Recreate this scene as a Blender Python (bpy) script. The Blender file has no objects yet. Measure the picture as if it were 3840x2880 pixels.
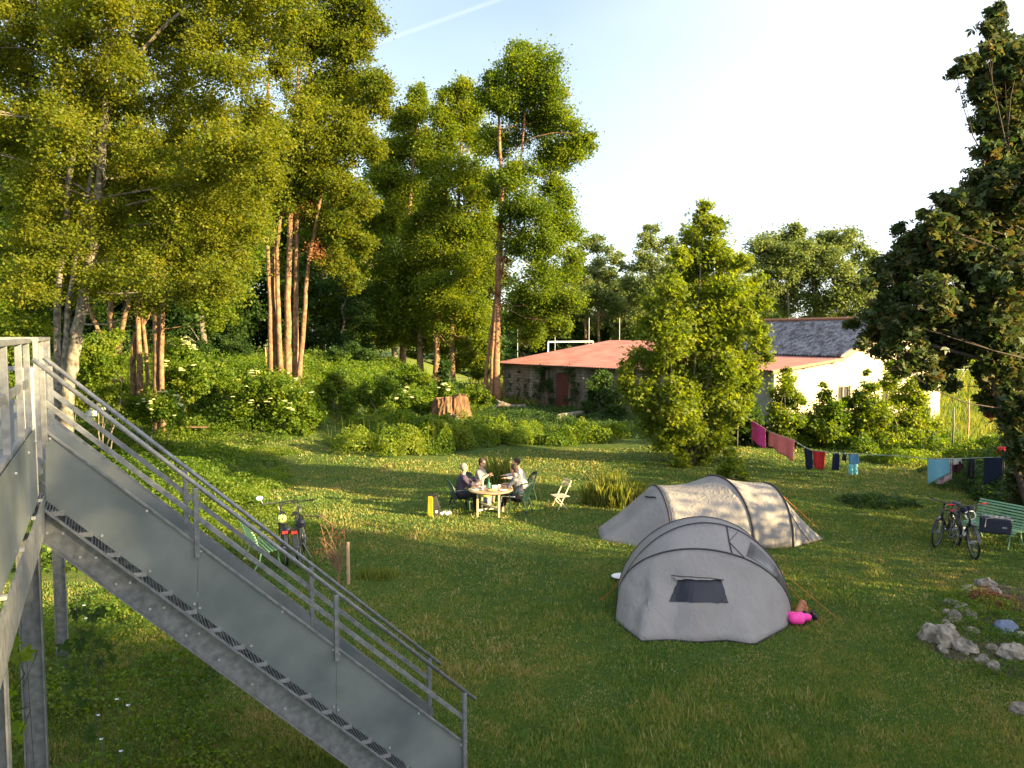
import bpy, math, random
import numpy as np
from mathutils import Vector, Matrix, noise as mnoise

sc = bpy.context.scene
R = math.radians
# ------------------------------------------------------------------ camera, sky, sun, exposure
CAMZ = 5.0
PITCH = R(3.77)
cam = bpy.data.cameras.new('camera')
cam.sensor_width = 36; cam.lens = 27; cam.clip_start = 0.1; cam.clip_end = 6000
camo = bpy.data.objects.new('camera', cam); sc.collection.objects.link(camo)
camo.location = (0, 0, CAMZ); camo.rotation_euler = (math.pi/2-PITCH, 0, 0)
sc.camera = camo

SUN_EL, SUN_AZ = R(16), math.atan2(.9, -.43)      # azimuth from +Y towards +X
SUN = Vector((math.sin(SUN_AZ)*math.cos(SUN_EL), math.cos(SUN_AZ)*math.cos(SUN_EL), math.sin(SUN_EL)))
w = bpy.data.worlds.new('World'); sc.world = w; w.use_nodes = True
nt = w.node_tree
bg = nt.nodes['Background']; bg.inputs[1].default_value = 0.056
sky = nt.nodes.new('ShaderNodeTexSky'); sky.sky_type = 'NISHITA'; sky.sun_disc = False
sky.sun_elevation = SUN_EL; sky.sun_rotation = SUN_AZ
sky.air_density = 1.0; sky.dust_density = 0.6; sky.ozone_density = 1.0
tc = nt.nodes.new('ShaderNodeTexCoord')
def wn(t, **k):
    n = nt.nodes.new(t)
    for a, b in k.items(): setattr(n, a, b)
    return n
def skydir(px, py):
    return Vector(((px-512)/768, math.cos(PITCH)+(384-py)/768*math.sin(PITCH), -math.sin(PITCH)+(384-py)/768*math.cos(PITCH))).normalized()
ca, cb = skydir(372, 45), skydir(520, -8)
cn = ca.cross(cb).normalized()
dt = wn('ShaderNodeVectorMath', operation='DOT_PRODUCT'); dt.inputs[1].default_value = cn
nt.links.new(tc.outputs['Generated'], dt.inputs[0])
ab = wn('ShaderNodeMath', operation='ABSOLUTE'); nt.links.new(dt.outputs['Value'], ab.inputs[0])
mr = wn('ShaderNodeMapRange'); mr.inputs[1].default_value = .0034; mr.inputs[2].default_value = .0006; mr.inputs[3].default_value = 0; mr.inputs[4].default_value = .13
nt.links.new(ab.outputs[0], mr.inputs[0])
d2 = wn('ShaderNodeVectorMath', operation='DOT_PRODUCT'); d2.inputs[1].default_value = ((ca+cb)/2).normalized()
nt.links.new(tc.outputs['Generated'], d2.inputs[0])
m2 = wn('ShaderNodeMapRange'); m2.inputs[1].default_value = .992; m2.inputs[2].default_value = .997
nt.links.new(d2.outputs['Value'], m2.inputs[0])
cm = wn('ShaderNodeMath', operation='MULTIPLY'); nt.links.new(mr.outputs[0], cm.inputs[0]); nt.links.new(m2.outputs[0], cm.inputs[1])
# thin high veil that pales the sky towards the horizon
sep = wn('ShaderNodeSeparateXYZ'); nt.links.new(tc.outputs['Generated'], sep.inputs[0])
hz = wn('ShaderNodeMapRange'); hz.inputs[1].default_value = .62; hz.inputs[2].default_value = 0.02; hz.inputs[3].default_value = 0.0; hz.inputs[4].default_value = .55
nt.links.new(sep.outputs['Z'], hz.inputs[0])
vn = wn('ShaderNodeTexNoise'); vn.inputs['Scale'].default_value = 3; vn.inputs['Detail'].default_value = 5
vm = wn('ShaderNodeMapping'); vm.inputs['Scale'].default_value = (1, 1, 5)
nt.links.new(tc.outputs['Generated'], vm.inputs[0]); nt.links.new(vm.outputs[0], vn.inputs[0])
vv = wn('ShaderNodeMapRange'); vv.inputs[1].default_value = .4; vv.inputs[2].default_value = .75; vv.inputs[3].default_value = 0; vv.inputs[4].default_value = .06
nt.links.new(vn.outputs[0], vv.inputs[0])
ad = wn('ShaderNodeMath', operation='ADD'); nt.links.new(hz.outputs[0], ad.inputs[0]); nt.links.new(vv.outputs[0], ad.inputs[1])
ad2 = wn('ShaderNodeMath', operation='ADD', use_clamp=True); nt.links.new(ad.outputs[0], ad2.inputs[0]); nt.links.new(cm.outputs[0], ad2.inputs[1])
mx = wn('ShaderNodeMixRGB'); mx.inputs[2].default_value = (4.7, 5.0, 5.7, 1)
nt.links.new(ad2.outputs[0], mx.inputs[0]); nt.links.new(sky.outputs[0], mx.inputs[1]); 
ds = wn('ShaderNodeVectorMath', operation='DOT_PRODUCT'); ds.inputs[1].default_value = SUN; nt.links.new(tc.outputs['Generated'], ds.inputs[0])  # added glow on the unseen sun side of the sky, for fill light
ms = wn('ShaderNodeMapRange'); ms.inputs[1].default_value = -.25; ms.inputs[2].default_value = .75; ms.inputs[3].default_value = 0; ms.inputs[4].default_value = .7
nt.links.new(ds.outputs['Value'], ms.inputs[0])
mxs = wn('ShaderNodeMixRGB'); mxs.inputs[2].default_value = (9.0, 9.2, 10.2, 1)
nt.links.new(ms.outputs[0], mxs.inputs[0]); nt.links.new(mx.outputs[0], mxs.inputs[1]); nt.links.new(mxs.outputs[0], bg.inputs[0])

sl = bpy.data.lights.new('sun', 'SUN'); sl.energy = 5.0; sl.angle = R(.6); sl.color = (1, .76, .38)
so = bpy.data.objects.new('sun', sl); sc.collection.objects.link(so)
so.rotation_euler = SUN.to_track_quat('Z', 'Y').to_euler(); so.location = (30, -20, 40)
sc.view_settings.view_transform = 'Standard'; sc.view_settings.look = 'None'
sc.view_settings.exposure = 2.45; sc.view_settings.gamma = 1.0
sc.cycles.max_bounces = 8; sc.cycles.diffuse_bounces = 5; sc.cycles.transmission_bounces = 6; sc.cycles.transparent_max_bounces = 8

# ------------------------------------------------------------------ picture <-> place helpers
def ray(px, py):
    return Vector(((px-512)/768, math.cos(PITCH)+(384-py)/768*math.sin(PITCH), -math.sin(PITCH)+(384-py)/768*math.cos(PITCH)))
def D(px, py, d):
    r = ray(px, py); return Vector((0, 0, CAMZ))+r*(d/r.y)
def G(px, py, z=0.0):
    r = ray(px, py); return Vector((0, 0, CAMZ))+r*((z-CAMZ)/r.z)
def sst(a, b, x):
    t = np.clip((x-a)/(b-a), 0, 1); return t*t*(3-2*t)
def zt(x, y):
    x = np.asarray(x, float); y = np.asarray(y, float)
    b = 2.5*sst(30, 46, y)*sst(-2.5, -12, x)
    b = b*(1-.55*sst(75, 110, y))
    n = .10*np.sin(x*.31+1.3)*np.cos(y*.27)+.05*np.sin(x*.83+y*.61)
    return b+n*sst(8, 30, np.hypot(x, y))*1.0
def ztf(x, y): return float(zt(x, y))
def T(px, py):
    """where the sight line meets the ground surface"""
    r = ray(px, py); t = 6.0
    while t < 400:
        p = Vector((0, 0, CAMZ))+r*t
        if p.z <= ztf(p.x, p.y): return p
        t += .05
    return Vector((0, 0, CAMZ))+r*t

def vnoise(x, y, s=1.0, seed=0):
    """cheap value noise, numpy"""
    x = np.asarray(x, float)*s+seed*17.3; y = np.asarray(y, float)*s-seed*9.1
    xi = np.floor(x); yi = np.floor(y); fx = x-xi; fy = y-yi
    fx = fx*fx*(3-2*fx); fy = fy*fy*(3-2*fy)
    def h(a, b):
        v = np.sin(a*127.1+b*311.7+seed*74.7)*43758.5453; return v-np.floor(v)
    return (h(xi, yi)*(1-fx)+h(xi+1, yi)*fx)*(1-fy)+(h(xi, yi+1)*(1-fx)+h(xi+1, yi+1)*fx)*fy

# ------------------------------------------------------------------ materials
def mat(name, col, rough=.6, metal=0, var=.15, scale=6, bump=0, bscale=40, spec=.4, col2=None, coords='Object', stretch=None, sheen=0):
    m = bpy.data.materials.new(name); m.use_nodes = True
    n = m.node_tree; b = n.nodes['Principled BSDF']
    b.inputs['Roughness'].default_value = rough; b.inputs['Metallic'].default_value = metal
    b.inputs['Specular IOR Level'].default_value = spec
    t = n.nodes.new('ShaderNodeTexCoord'); src = t.outputs[coords]
    if stretch:
        mp = n.nodes.new('ShaderNodeMapping'); mp.inputs['Scale'].default_value = stretch
        n.links.new(src, mp.inputs[0]); src = mp.outputs[0]
    ns = n.nodes.new('ShaderNodeTexNoise'); ns.inputs['Scale'].default_value = scale; ns.inputs['Detail'].default_value = 6
    n.links.new(src, ns.inputs['Vector'])
    rp = n.nodes.new('ShaderNodeValToRGB')
    c2 = col2 or tuple(min(1, c*(1+var)) for c in col)
    c1 = col if col2 else tuple(c*(1-var) for c in col)
    rp.color_ramp.elements[0].position = .32; rp.color_ramp.elements[0].color = (*c1, 1)
    rp.color_ramp.elements[1].position = .68; rp.color_ramp.elements[1].color = (*c2, 1)
    n.links.new(ns.outputs[0], rp.inputs[0]); n.links.new(rp.outputs[0], b.inputs['Base Color'])
    if bump:
        n2 = n.nodes.new('ShaderNodeTexNoise'); n2.inputs['Scale'].default_value = bscale; n2.inputs['Detail'].default_value = 4
        n.links.new(src, n2.inputs['Vector'])
        bp = n.nodes.new('ShaderNodeBump'); bp.inputs['Strength'].default_value = bump; bp.inputs['Distance'].default_value = .02
        n.links.new(n2.outputs[0], bp.inputs['Height']); n.links.new(bp.outputs[0], b.inputs['Normal'])
    return m
def leafmat(name, cols, trans=.5, rough=.55):
    """leaf material: colour ramp over a per-leaf random value, diffuse + translucent + a little gloss"""
    m = bpy.data.materials.new(name); m.use_nodes = True
    n = m.node_tree; b = n.nodes['Principled BSDF']; out = n.nodes['Material Output']
    at = n.nodes.new('ShaderNodeAttribute'); at.attribute_name = 'tint'
    rp = n.nodes.new('ShaderNodeValToRGB')
    e = rp.color_ramp.elements
    while len(e) < len(cols): e.new(.5)
    for i, c in enumerate(cols):
        e[i].position = i/(len(cols)-1); e[i].color = (*c, 1)
    n.links.new(at.outputs['Fac'], rp.inputs[0]); n.links.new(rp.outputs[0], b.inputs['Base Color'])
    b.inputs['Roughness'].default_value = rough; b.inputs['Specular IOR Level'].default_value = .35
    tr = n.nodes.new('ShaderNodeBsdfTranslucent'); hs = n.nodes.new('ShaderNodeHueSaturation')
    hs.inputs['Hue'].default_value = .488; hs.inputs['Saturation'].default_value = 1.1; hs.inputs['Value'].default_value = 1.9
    n.links.new(rp.outputs[0], hs.inputs['Color']); n.links.new(hs.outputs[0], tr.inputs[0])
    mi = n.nodes.new('ShaderNodeMixShader'); mi.inputs[0].default_value = trans
    n.links.new(b.outputs[0], mi.inputs[1]); n.links.new(tr.outputs[0], mi.inputs[2]); n.links.new(mi.outputs[0], out.inputs[0])
    return m

M = {}
M['galv'] = mat('galvanised_steel', (.125, .13, .13), .5, .3, .14, 16, .08, 90, col2=(.23, .235, .23))
M['galvsheet'] = mat('galvanised_sheet', (.13, .15, .15), .40, .35, .1, 1.8, .02, 30, col2=(.225, .245, .235))
M['galvdark'] = mat('galvanised_tread', (.22, .225, .22), .5, .3, .15, 20)
M['cream'] = mat('cream_metal', (.62, .60, .50), .5, 0, .04, 3)
M['bolt'] = mat('zinc_bolt', (.55, .55, .52), .35, .6)
M['bark'] = mat('bark_grey', (.055, .045, .035), .9, 0, .4, 9, .8, 30, stretch=(1, 1, .5), col2=(.20, .175, .14))
M['barkwarm'] = mat('bark_warm', (.085, .045, .025), .9, 0, .3, 7, .8, 24, stretch=(1, 1, .6), col2=(.29, .175, .095))
M['barkpale'] = mat('bark_pale', (.05, .042, .032), .85, 0, .3, 7, .8, 24, stretch=(1, 1, .8), col2=(.25, .22, .17))
M['ivybark'] = mat('bark_ivy', (.16, .075, .04), .9, 0, .3, 6, .8, 14, col2=(.30, .16, .08))
M['barkdark'] = mat('bark_dark', (.035, .026, .02), .95, 0, .3, 5, .6, 20, col2=(.08, .06, .045))
M['stump'] = mat('stump_wood', (.07, .03, .015), .95, 0, .3, 9, 1., 14, stretch=(1, 1, .3), col2=(.20, .12, .06))
M['wood'] = mat('table_wood', (.27, .18, .09), .6, 0, .2, 8, .1, 50, stretch=(1, 6, 1), col2=(.38, .26, .15))
M['creamwood'] = mat('cream_painted_wood', (.50, .42, .28), .5, 0, .06)
M['stake'] = mat('round_stake', (.42, .27, .14), .8, 0, .2, 8, .2, 50)
M['greenplastic'] = mat('green_plastic', (.009, .032, .02), .4, 0, .15, spec=.5)
M['greenpaint'] = mat('bench_green_paint', (.20, .36, .20), .5, 0, .12, 20)
M['black'] = mat('black_rubber', (.012, .012, .013), .6, 0, .2)
M['blackmetal'] = mat('black_paint_metal', (.016, .016, .018), .35, 0, .1, spec=.6)
M['chrome'] = mat('bright_metal', (.22, .22, .22), .35, .8, .1)
M['darkbag'] = mat('navy_bag', (.012, .014, .028), .6, 0, .2, 12)
M['yellowbag'] = mat('yellow_bag', (.62, .36, .015), .5, 0, .08)
M['white'] = mat('white_plastic', (.72, .72, .69), .5, 0, .05)
M['red'] = mat('red_cloth', (.55, .025, .025), .8, 0, .1, bump=.3, bscale=8)
M['magenta'] = mat('magenta_towel', (.75, .07, .33), .95, 0, .08, 30, .3, 60)
M['coral'] = mat('coral_towel', (.80, .20, .20), .95, 0, .08, 30, .3, 60)
M['lightblue'] = mat('light_blue_towel', (.22, .48, .60), .95, 0, .06, 30, .3, 60)
M['navy'] = mat('navy_cloth', (.012, .016, .045), .9, 0, .2)
M['blueshirt'] = mat('denim_blue_cloth', (.13, .30, .48), .9, 0, .15)
M['teal'] = mat('teal_cloth', (.05, .42, .45), .9, 0, .3, 20, col2=(.35, .6, .65))
M['floral'] = mat('floral_cloth', (.55, .12, .12), .9, 0, .5, 22, col2=(.62, .66, .74))
M['darkshirt'] = mat('dark_maroon_cloth', (.05, .015, .022), .9, 0, .3)
M['pink'] = mat('hot_pink_bag', (.85, .05, .32), .6, 0, .08)
M['orange'] = mat('orange_cord', (.70, .16, .03), .6, 0, .1)
M['terracotta'] = mat('terracotta_clay', (.36, .14, .07), .8, 0, .15)
M['line'] = mat('line_cord', (.35, .38, .33), .6)
M['skin'] = mat('skin', (.50, .27, .19), .55, 0, .05, 10)
M['hairgrey'] = mat('grey_hair', (.20, .17, .145), .8, 0, .25, 50)
M['hairdark'] = mat('dark_hair', (.045, .022, .016), .7, 0, .3, 50)
M['hairbrown'] = mat('brown_hair', (.04, .02, .012), .7, 0, .3, 50)
M['plum'] = mat('plum_pullover', (.05, .035, .06), .9, 0, .1)
M['blacktrs'] = mat('black_trousers', (.016, .016, .02), .9, 0, .1)
M['cardigan'] = mat('striped_cardigan', (.16, .14, .13), .9, 0, .3, 14, stretch=(8, 8, 1), col2=(.32, .29, .27))
M['whitetop'] = mat('white_top', (.48, .46, .43), .9, 0, .05)
M['bluegrey'] = mat('blue_grey_sleeve', (.17, .21, .28), .9, 0, .1)
M['plaid'] = mat('dark_check_shirt', (.03, .032, .04), .9, 0, .5, 16, col2=(.13, .14, .16))
M['stripe'] = mat('white_stripe', (.75, .75, .75), .8, 0, .03)
M['beige'] = mat('beige_trousers', (.24, .18, .13), .9, 0, .1)
M['hivis'] = mat('fluorescent_yellow_cloth', (.70, .80, .03), .7, 0, .05)
M['greycloth'] = mat('grey_cloth', (.25, .24, .23), .9, 0, .15)
M['glassgreen'] = mat('green_glass', (.05, .22, .14), .12, 0, .05, spec=.8)
M['glasspink'] = mat('rose_bottle', (.60, .28, .20), .15, 0, .05, spec=.8)
M['ceramic'] = mat('white_ceramic', (.74, .72, .68), .25, 0, .03)
M['bread'] = mat('bread_crust', (.50, .28, .10), .8, 0, .2)
M['rock'] = mat('limestone_rock', (.12, .098, .072), .9, 0, .3, 7, .9, 14, col2=(.36, .31, .24))
M['bluerock'] = mat('blue_grey_rock', (.13, .16, .22), .9, 0, .15, 4, .5, 12)
M['soil'] = mat('soil', (.03, .021, .014), .95, 0, .3, 8, .8, 20, col2=(.065, .047, .028))
M['glass'] = mat('window_pane', (.05, .05, .055), .1, 0, .1, spec=.8)
M['winframe'] = mat('grey_window_frame', (.24, .22, .19), .6)
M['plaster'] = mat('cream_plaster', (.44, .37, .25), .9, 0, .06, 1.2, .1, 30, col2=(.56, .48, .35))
M['shadeplaster'] = mat('shaded_grey_plaster', (.30, .28, .25), .9, 0, .2, .8, .2, 20, col2=(.42, .40, .37))  # greyer copy of the plaster, shade put into the colour
M['door'] = mat('red_brown_door', (.12, .03, .022), .7, 0, .2)
M['fascia'] = mat('fascia_board', (.40, .17, .09), .7)
M['fencepost'] = mat('grey_green_post', (.10, .13, .10), .6)
M['goal'] = mat('white_goal_paint', (.75, .75, .72), .5)
M['pelfibre'] = mat('white_moulded_plastic', (.80, .79, .76), .5)
M['brownwood'] = mat('old_plank', (.20, .12, .075), .9, 0, .3, 10, .4, 30)
M['umbel'] = mat('cream_umbel', (.42, .43, .20), .8, 0, .1)
M['petal'] = mat('white_petal', (.75, .77, .80), .8)
M['drytwig'] = mat('dry_twig', (.24, .14, .08), .9)

M['tread'] = M['galvdark']
LM = {}
LM['yellow'] = leafmat('leaf_yellow_green', [(.052, .085, .009), (.118, .142, .012), (.205, .20, .017)])
LM['mid'] = leafmat('leaf_mid_green', [(.045, .085, .011), (.10, .15, .013), (.19, .215, .02)])
LM['deep'] = leafmat('leaf_deep_green', [(.018, .045, .010), (.035, .075, .014), (.065, .11, .02)])
LM['maple'] = leafmat('leaf_dark_maple', [(.026, .052, .014), (.050, .078, .020), (.14, .095, .025)], .3)
LM['young'] = leafmat('leaf_young_maple', [(.06, .10, .012), (.13, .18, .018), (.23, .25, .03)])
LM['dry'] = leafmat('leaf_dry_ivy', [(.10, .035, .015), (.20, .08, .03), (.30, .14, .05)], .2)
LM['weed'] = leafmat('leaf_weed', [(.045, .095, .010), (.10, .165, .014), (.20, .235, .03)])
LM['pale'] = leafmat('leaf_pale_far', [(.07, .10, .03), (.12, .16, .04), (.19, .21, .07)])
LM['grass'] = leafmat('grass_blade', [(.060, .125, .022), (.125, .18, .028), (.225, .20, .045), (.36, .29, .12)], .35, .6)
LM['tallgrass'] = leafmat('tall_grass_blade', [(.07, .11, .014), (.13, .16, .02), (.26, .23, .05)], .45, .6)
LM['twigleaf'] = leafmat('leaf_red_brown', [(.10, .03, .015), (.17, .06, .03), (.10, .10, .02)], .3)

# ------------------------------------------------------------------ object helpers
COL = sc.collection
ORG = {}
def org_of(o): return ORG.get(o.name, Vector((0, 0, 0)))
def empty(name, loc, label=None, cat=None, group=None):
    o = bpy.data.objects.new(name, None); COL.objects.link(o); o.location = loc; o.empty_display_size = .2
    ORG[o.name] = Vector(loc)
    if label: tag(o, label, cat, group)
    return o
def tag(o, label=None, cat=None, group=None, kind=None):
    if label: o['label'] = label
    if cat: o['category'] = cat
    if group: o['group'] = group
    if kind: o['kind'] = kind
    return o
def link(name, me, m, parent=None, org=(0, 0, 0)):
    if m is not None: me.materials.append(m)
    o = bpy.data.objects.new(name, me); COL.objects.link(o)
    if parent is not None:
        o.parent = parent; ORG[o.name] = org_of(parent)
    else:
        o.location = org; ORG[o.name] = Vector(org)
    return o
def rawmesh(name, V, F, k, tint=None, m=None, parent=None, org=(0, 0, 0), smooth=False):
    """V (n,3) world coordinates, F (f,k) faces of equal size"""
    V = np.asarray(V, np.float32); F = np.asarray(F, np.int32)
    og = np.array(org_of(parent) if parent is not None else org, np.float32)
    me = bpy.data.meshes.new(name)
    me.vertices.add(len(V)); me.vertices.foreach_set('co', (V-og).ravel())
    me.loops.add(F.size); me.loops.foreach_set('vertex_index', F.ravel())
    me.polygons.add(len(F)); me.polygons.foreach_set('loop_start', np.arange(0, F.size, k, dtype=np.int32))
    if smooth: me.polygons.foreach_set('use_smooth', np.ones(len(F), bool))
    if tint is not None:
        a = me.attributes.new('tint', 'FLOAT', 'POINT'); a.data.foreach_set('value', np.asarray(tint, np.float32))
    me.update()
    return link(name, me, m, parent, org)

class MB:
    def __init__(s): s.v = []; s.f = []
    def add(s, V, F):
        o = len(s.v); s.v += [tuple(p) for p in V]; s.f += [tuple(i+o for i in f) for f in F]; return s
    def beam(s, p0, p1, w, h, up=(0, 0, 1)):
        p0 = Vector(p0); p1 = Vector(p1); d = (p1-p0).normalized(); u = Vector(up)
        a = d.cross(u)
        if a.length < 1e-4: a = d.cross(Vector((1, 0, 0)))
        a.normalize(); b = a.cross(d).normalized()
        V = []
        for p in (p0, p1):
            for sa, sb in ((-1, -1), (1, -1), (1, 1), (-1, 1)): V.append(p+a*sa*w/2+b*sb*h/2)
        return s.add(V, [(3, 2, 1, 0), (4, 5, 6, 7), (0, 1, 5, 4), (1, 2, 6, 5), (2, 3, 7, 6), (3, 0, 4, 7)])
    def box(s, c, sx, sy, sz, rz=0):
        c = Vector(c); cs, sn = math.cos(rz), math.sin(rz)
        d = Vector((cs, sn, 0)); return s.beam(c-d*sx/2, c+d*sx/2, sy, sz)
    def tube(s, pts, rad, n=6, cap=True):
        pts = [Vector(p) for p in pts]
        if not hasattr(rad, '__len__'): rad = [rad]*len(pts)
        V = []; F = []; prev = None
        for i, p in enumerate(pts):
            d = (pts[min(i+1, len(pts)-1)]-pts[max(i-1, 0)])
            d = d.normalized() if d.length > 1e-9 else Vector((0, 0, 1))
            if prev is None:
                a = d.cross(Vector((0, 0, 1)) if abs(d.z) < .9 else Vector((1, 0, 0))).normalized()
            else:
                a = prev-d*prev.dot(d); a.normalize()
            prev = a; b = d.cross(a)
            for k in range(n):
                t = 2*math.pi*k/n; V.append(p+(a*math.cos(t)+b*math.sin(t))*rad[i])
        for i in range(len(pts)-1):
            for k in range(n):
                F.append((i*n+k, i*n+(k+1) % n, (i+1)*n+(k+1) % n, (i+1)*n+k))
        if cap:
            F.append(tuple(range(n-1, -1, -1))); F.append(tuple((len(pts)-1)*n+k for k in range(n)))
        return s.add(V, F)
    def ell(s, c, r, n=10, m=7, rot=None):
        c = Vector(c); r = r if hasattr(r, '__len__') else (r, r, r)
        V = [(0, 0, 1)]
        for i in range(1, m):
            t = math.pi*i/m
            for k in range(n):
                p = 2*math.pi*k/n; V.append((math.sin(t)*math.cos(p), math.sin(t)*math.sin(p), math.cos(t)))
        V.append((0, 0, -1))
        F = [(0, 1+k, 1+(k+1) % n) for k in range(n)]
        for i in range(m-2):
            for k in range(n):
                F.append((1+i*n+k, 1+(i+1)*n+k, 1+(i+1)*n+(k+1) % n, 1+i*n+(k+1) % n))
        L = len(V)-1
        F += [(L, 1+(m-2)*n+(k+1) % n, 1+(m-2)*n+k) for k in range(n)]
        W = []
        for v in V:
            q = Vector((v[0]*r[0], v[1]*r[1], v[2]*r[2]))
            if rot is not None: q = rot @ q
            W.append(c+q)
        return s.add(W, F)
    def prism(s, poly, ext):
        n = len(poly); e = Vector(ext); V = [Vector(p) for p in poly]; V += [p+e for p in V[:n]]
        F = [tuple(range(n-1, -1, -1)), tuple(range(n, 2*n))]+[(i, (i+1) % n, n+(i+1) % n, n+i) for i in range(n)]
        return s.add(V, F)
    def lathe(s, c, prof, n=14):
        c = Vector(c); V = []; F = []
        for r, z in prof:
            for k in range(n):
                t = 2*math.pi*k/n; V.append(c+Vector((r*math.cos(t), r*math.sin(t), z)))
        for i in range(len(prof)-1):
            for k in range(n): F.append((i*n+k, i*n+(k+1) % n, (i+1)*n+(k+1) % n, (i+1)*n+k))
        F.append(tuple(range(n-1, -1, -1))); F.append(tuple((len(prof)-1)*n+k for k in range(n)))
        return s.add(V, F)
    def grid(s, P, closed=False):
        """P rows x cols of points"""
        r = len(P); c = len(P[0]); V = [p for row in P for p in row]
        F = [(i*c+j, i*c+j+1, (i+1)*c+j+1, (i+1)*c+j) for i in range(r-1) for j in range(c-1)]
        return s.add(V, F)
    def build(s, name, m, parent=None, org=(0, 0, 0), smooth=False, bevel=0):
        og = org_of(parent) if parent is not None else Vector(org)
        me = bpy.data.meshes.new(name)
        me.from_pydata([tuple(Vector(v)-og) for v in s.v], [], s.f); me.update()
        if smooth: me.polygons.foreach_set('use_smooth', [True]*len(me.polygons))
        o = link(name, me, m, parent, org)
        if bevel:
            b = o.modifiers.new('bevel', 'BEVEL'); b.width = bevel; b.segments = 2; b.limit_method = 'ANGLE'
        return o
def copy_thing(root, loc, rotz=0, label=None, scale=None, group=None):
    c = root.copy(); COL.objects.link(c); c.location = loc; c.rotation_euler = (0, 0, rotz)
    if scale: c.scale = scale if hasattr(scale, '__len__') else (scale,)*3
    if label: c['label'] = label
    if group: c['group'] = group
    def rec(a, b):
        for ch in list(a.children):
            d = ch.copy(); COL.objects.link(d); d.parent = b; rec(ch, d)
    rec(root, c)
    return c

# ------------------------------------------------------------------ foliage
def leaf_quads(P, size, rng, up=.35, wid=.42, fold=.12, droop=0., toward=None, lobes=False):
    n = len(P); P = np.asarray(P, float)
    size = np.broadcast_to(np.asarray(size, float), (n,))[:, None]*rng.uniform(.5, 1.3, (n, 1))
    N = rng.normal(size=(n, 3)); N /= np.linalg.norm(N, axis=1)[:, None]+1e-9
    N[:, 2] = np.abs(N[:, 2])*.8+up
    if toward is not None: N += toward
    N /= np.linalg.norm(N, axis=1)[:, None]
    t = rng.normal(size=(n, 3)); t[:, 2] -= droop; t -= N*(t*N).sum(1)[:, None]; t /= np.linalg.norm(t, axis=1)[:, None]+1e-9
    b = np.cross(N, t)
    if lobes:
        out = []; base = P-t*size*.5
        for ang, ln, wd_ in ((0, 1, .2), (.85, .8, .17), (-.85, .8, .17)):
            tt = t*math.cos(ang)+b*math.sin(ang); bb = b*math.cos(ang)-t*math.sin(ang)
            V = np.empty((n, 4, 3)); V[:, 0] = base; V[:, 1] = base+tt*size*.55*ln+bb*size*wd_+N*size*fold*.6; V[:, 2] = base+tt*size*ln-N*size*.08; V[:, 3] = base+tt*size*.55*ln-bb*size*wd_+N*size*fold*.6; out.append(V)
        V = np.stack(out, 1).reshape(-1, 3); return V, np.arange(len(V)).reshape(-1, 4)
    V = np.empty((n, 4, 3))
    V[:, 0] = P-t*size*.5
    V[:, 1] = P+b*size*wid+N*size*fold
    V[:, 2] = P+t*size*.5
    V[:, 3] = P-b*size*wid+N*size*fold
    return V.reshape(-1, 3), np.arange(4*n).reshape(-1, 4)
def crown_points(blobs, n, rng, shell=.35, ncl=26, rc=.26, flat=.75, zmin=None):
    """blobs: (x,y,z,r). leaves gathered in clumps, clumps gathered towards the outside of every bough"""
    B = np.array(blobs, float); wgt = B[:, 3]**2; wgt = wgt/wgt.sum()
    P = []; tint = []
    for b, wq in zip(B, wgt):
        k = max(40, int(n*wq*1.5)); c = max(6, int(ncl))
        d = rng.normal(size=(c, 3)); d /= np.linalg.norm(d, axis=1)[:, None]
        rr = (shell+(1-shell)*rng.random((c, 1))**.7)
        C0 = b[:3]+d*rr*b[3]*1.12*np.array([1, 1, .92])
        cw = rng.random(c)**1.3+.12; cw /= cw.sum()
        idx = rng.choice(c, k, p=cw)
        g = rng.normal(size=(k, 3)); g[:, 2] *= flat
        sc_ = rc*b[3]*(.6+.8*rng.random(c))
        st = np.where(rng.random(k) < .2, 1.45, 1.)[:, None]; P.append(C0[idx]+g*st*sc_[idx][:, None]*.8)
        tint.append(np.clip(.5+.16*rng.normal(size=c)[idx]+.15*rng.normal(size=k), 0, 1))
    P = np.concatenate(P); tint = np.concatenate(tint)
    if zmin is not None:
        keep = P[:, 2] > zmin; P = P[keep]; tint = tint[keep]
    return P, tint
def crown(name, blobs, n, size, m, parent, seed, tshift=0., **k):
    rng = np.random.default_rng(seed)
    lk = {a: k.pop(a) for a in ('up', 'wid', 'fold', 'droop', 'lobes') if a in k}
    P, t = crown_points(blobs, n, rng, **k)
    V, F = leaf_quads(P, size, rng, **lk)
    return rawmesh(name, V, F, 4, np.repeat(np.clip(t+tshift, 0, 1), len(V)//len(t)), m, parent)
def bend(p0, p1, rng, amt=.08, k=5):
    p0 = Vector(p0); p1 = Vector(p1); L = (p1-p0).length
    o = Vector(rng.normal(size=3)*L*amt); pts = []
    for i in range(k+1):
        t = i/k; pts.append(p0.lerp(p1, t)+o*math.sin(math.pi*t)+Vector(rng.normal(size=3)*L*.008))
    return pts
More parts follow.
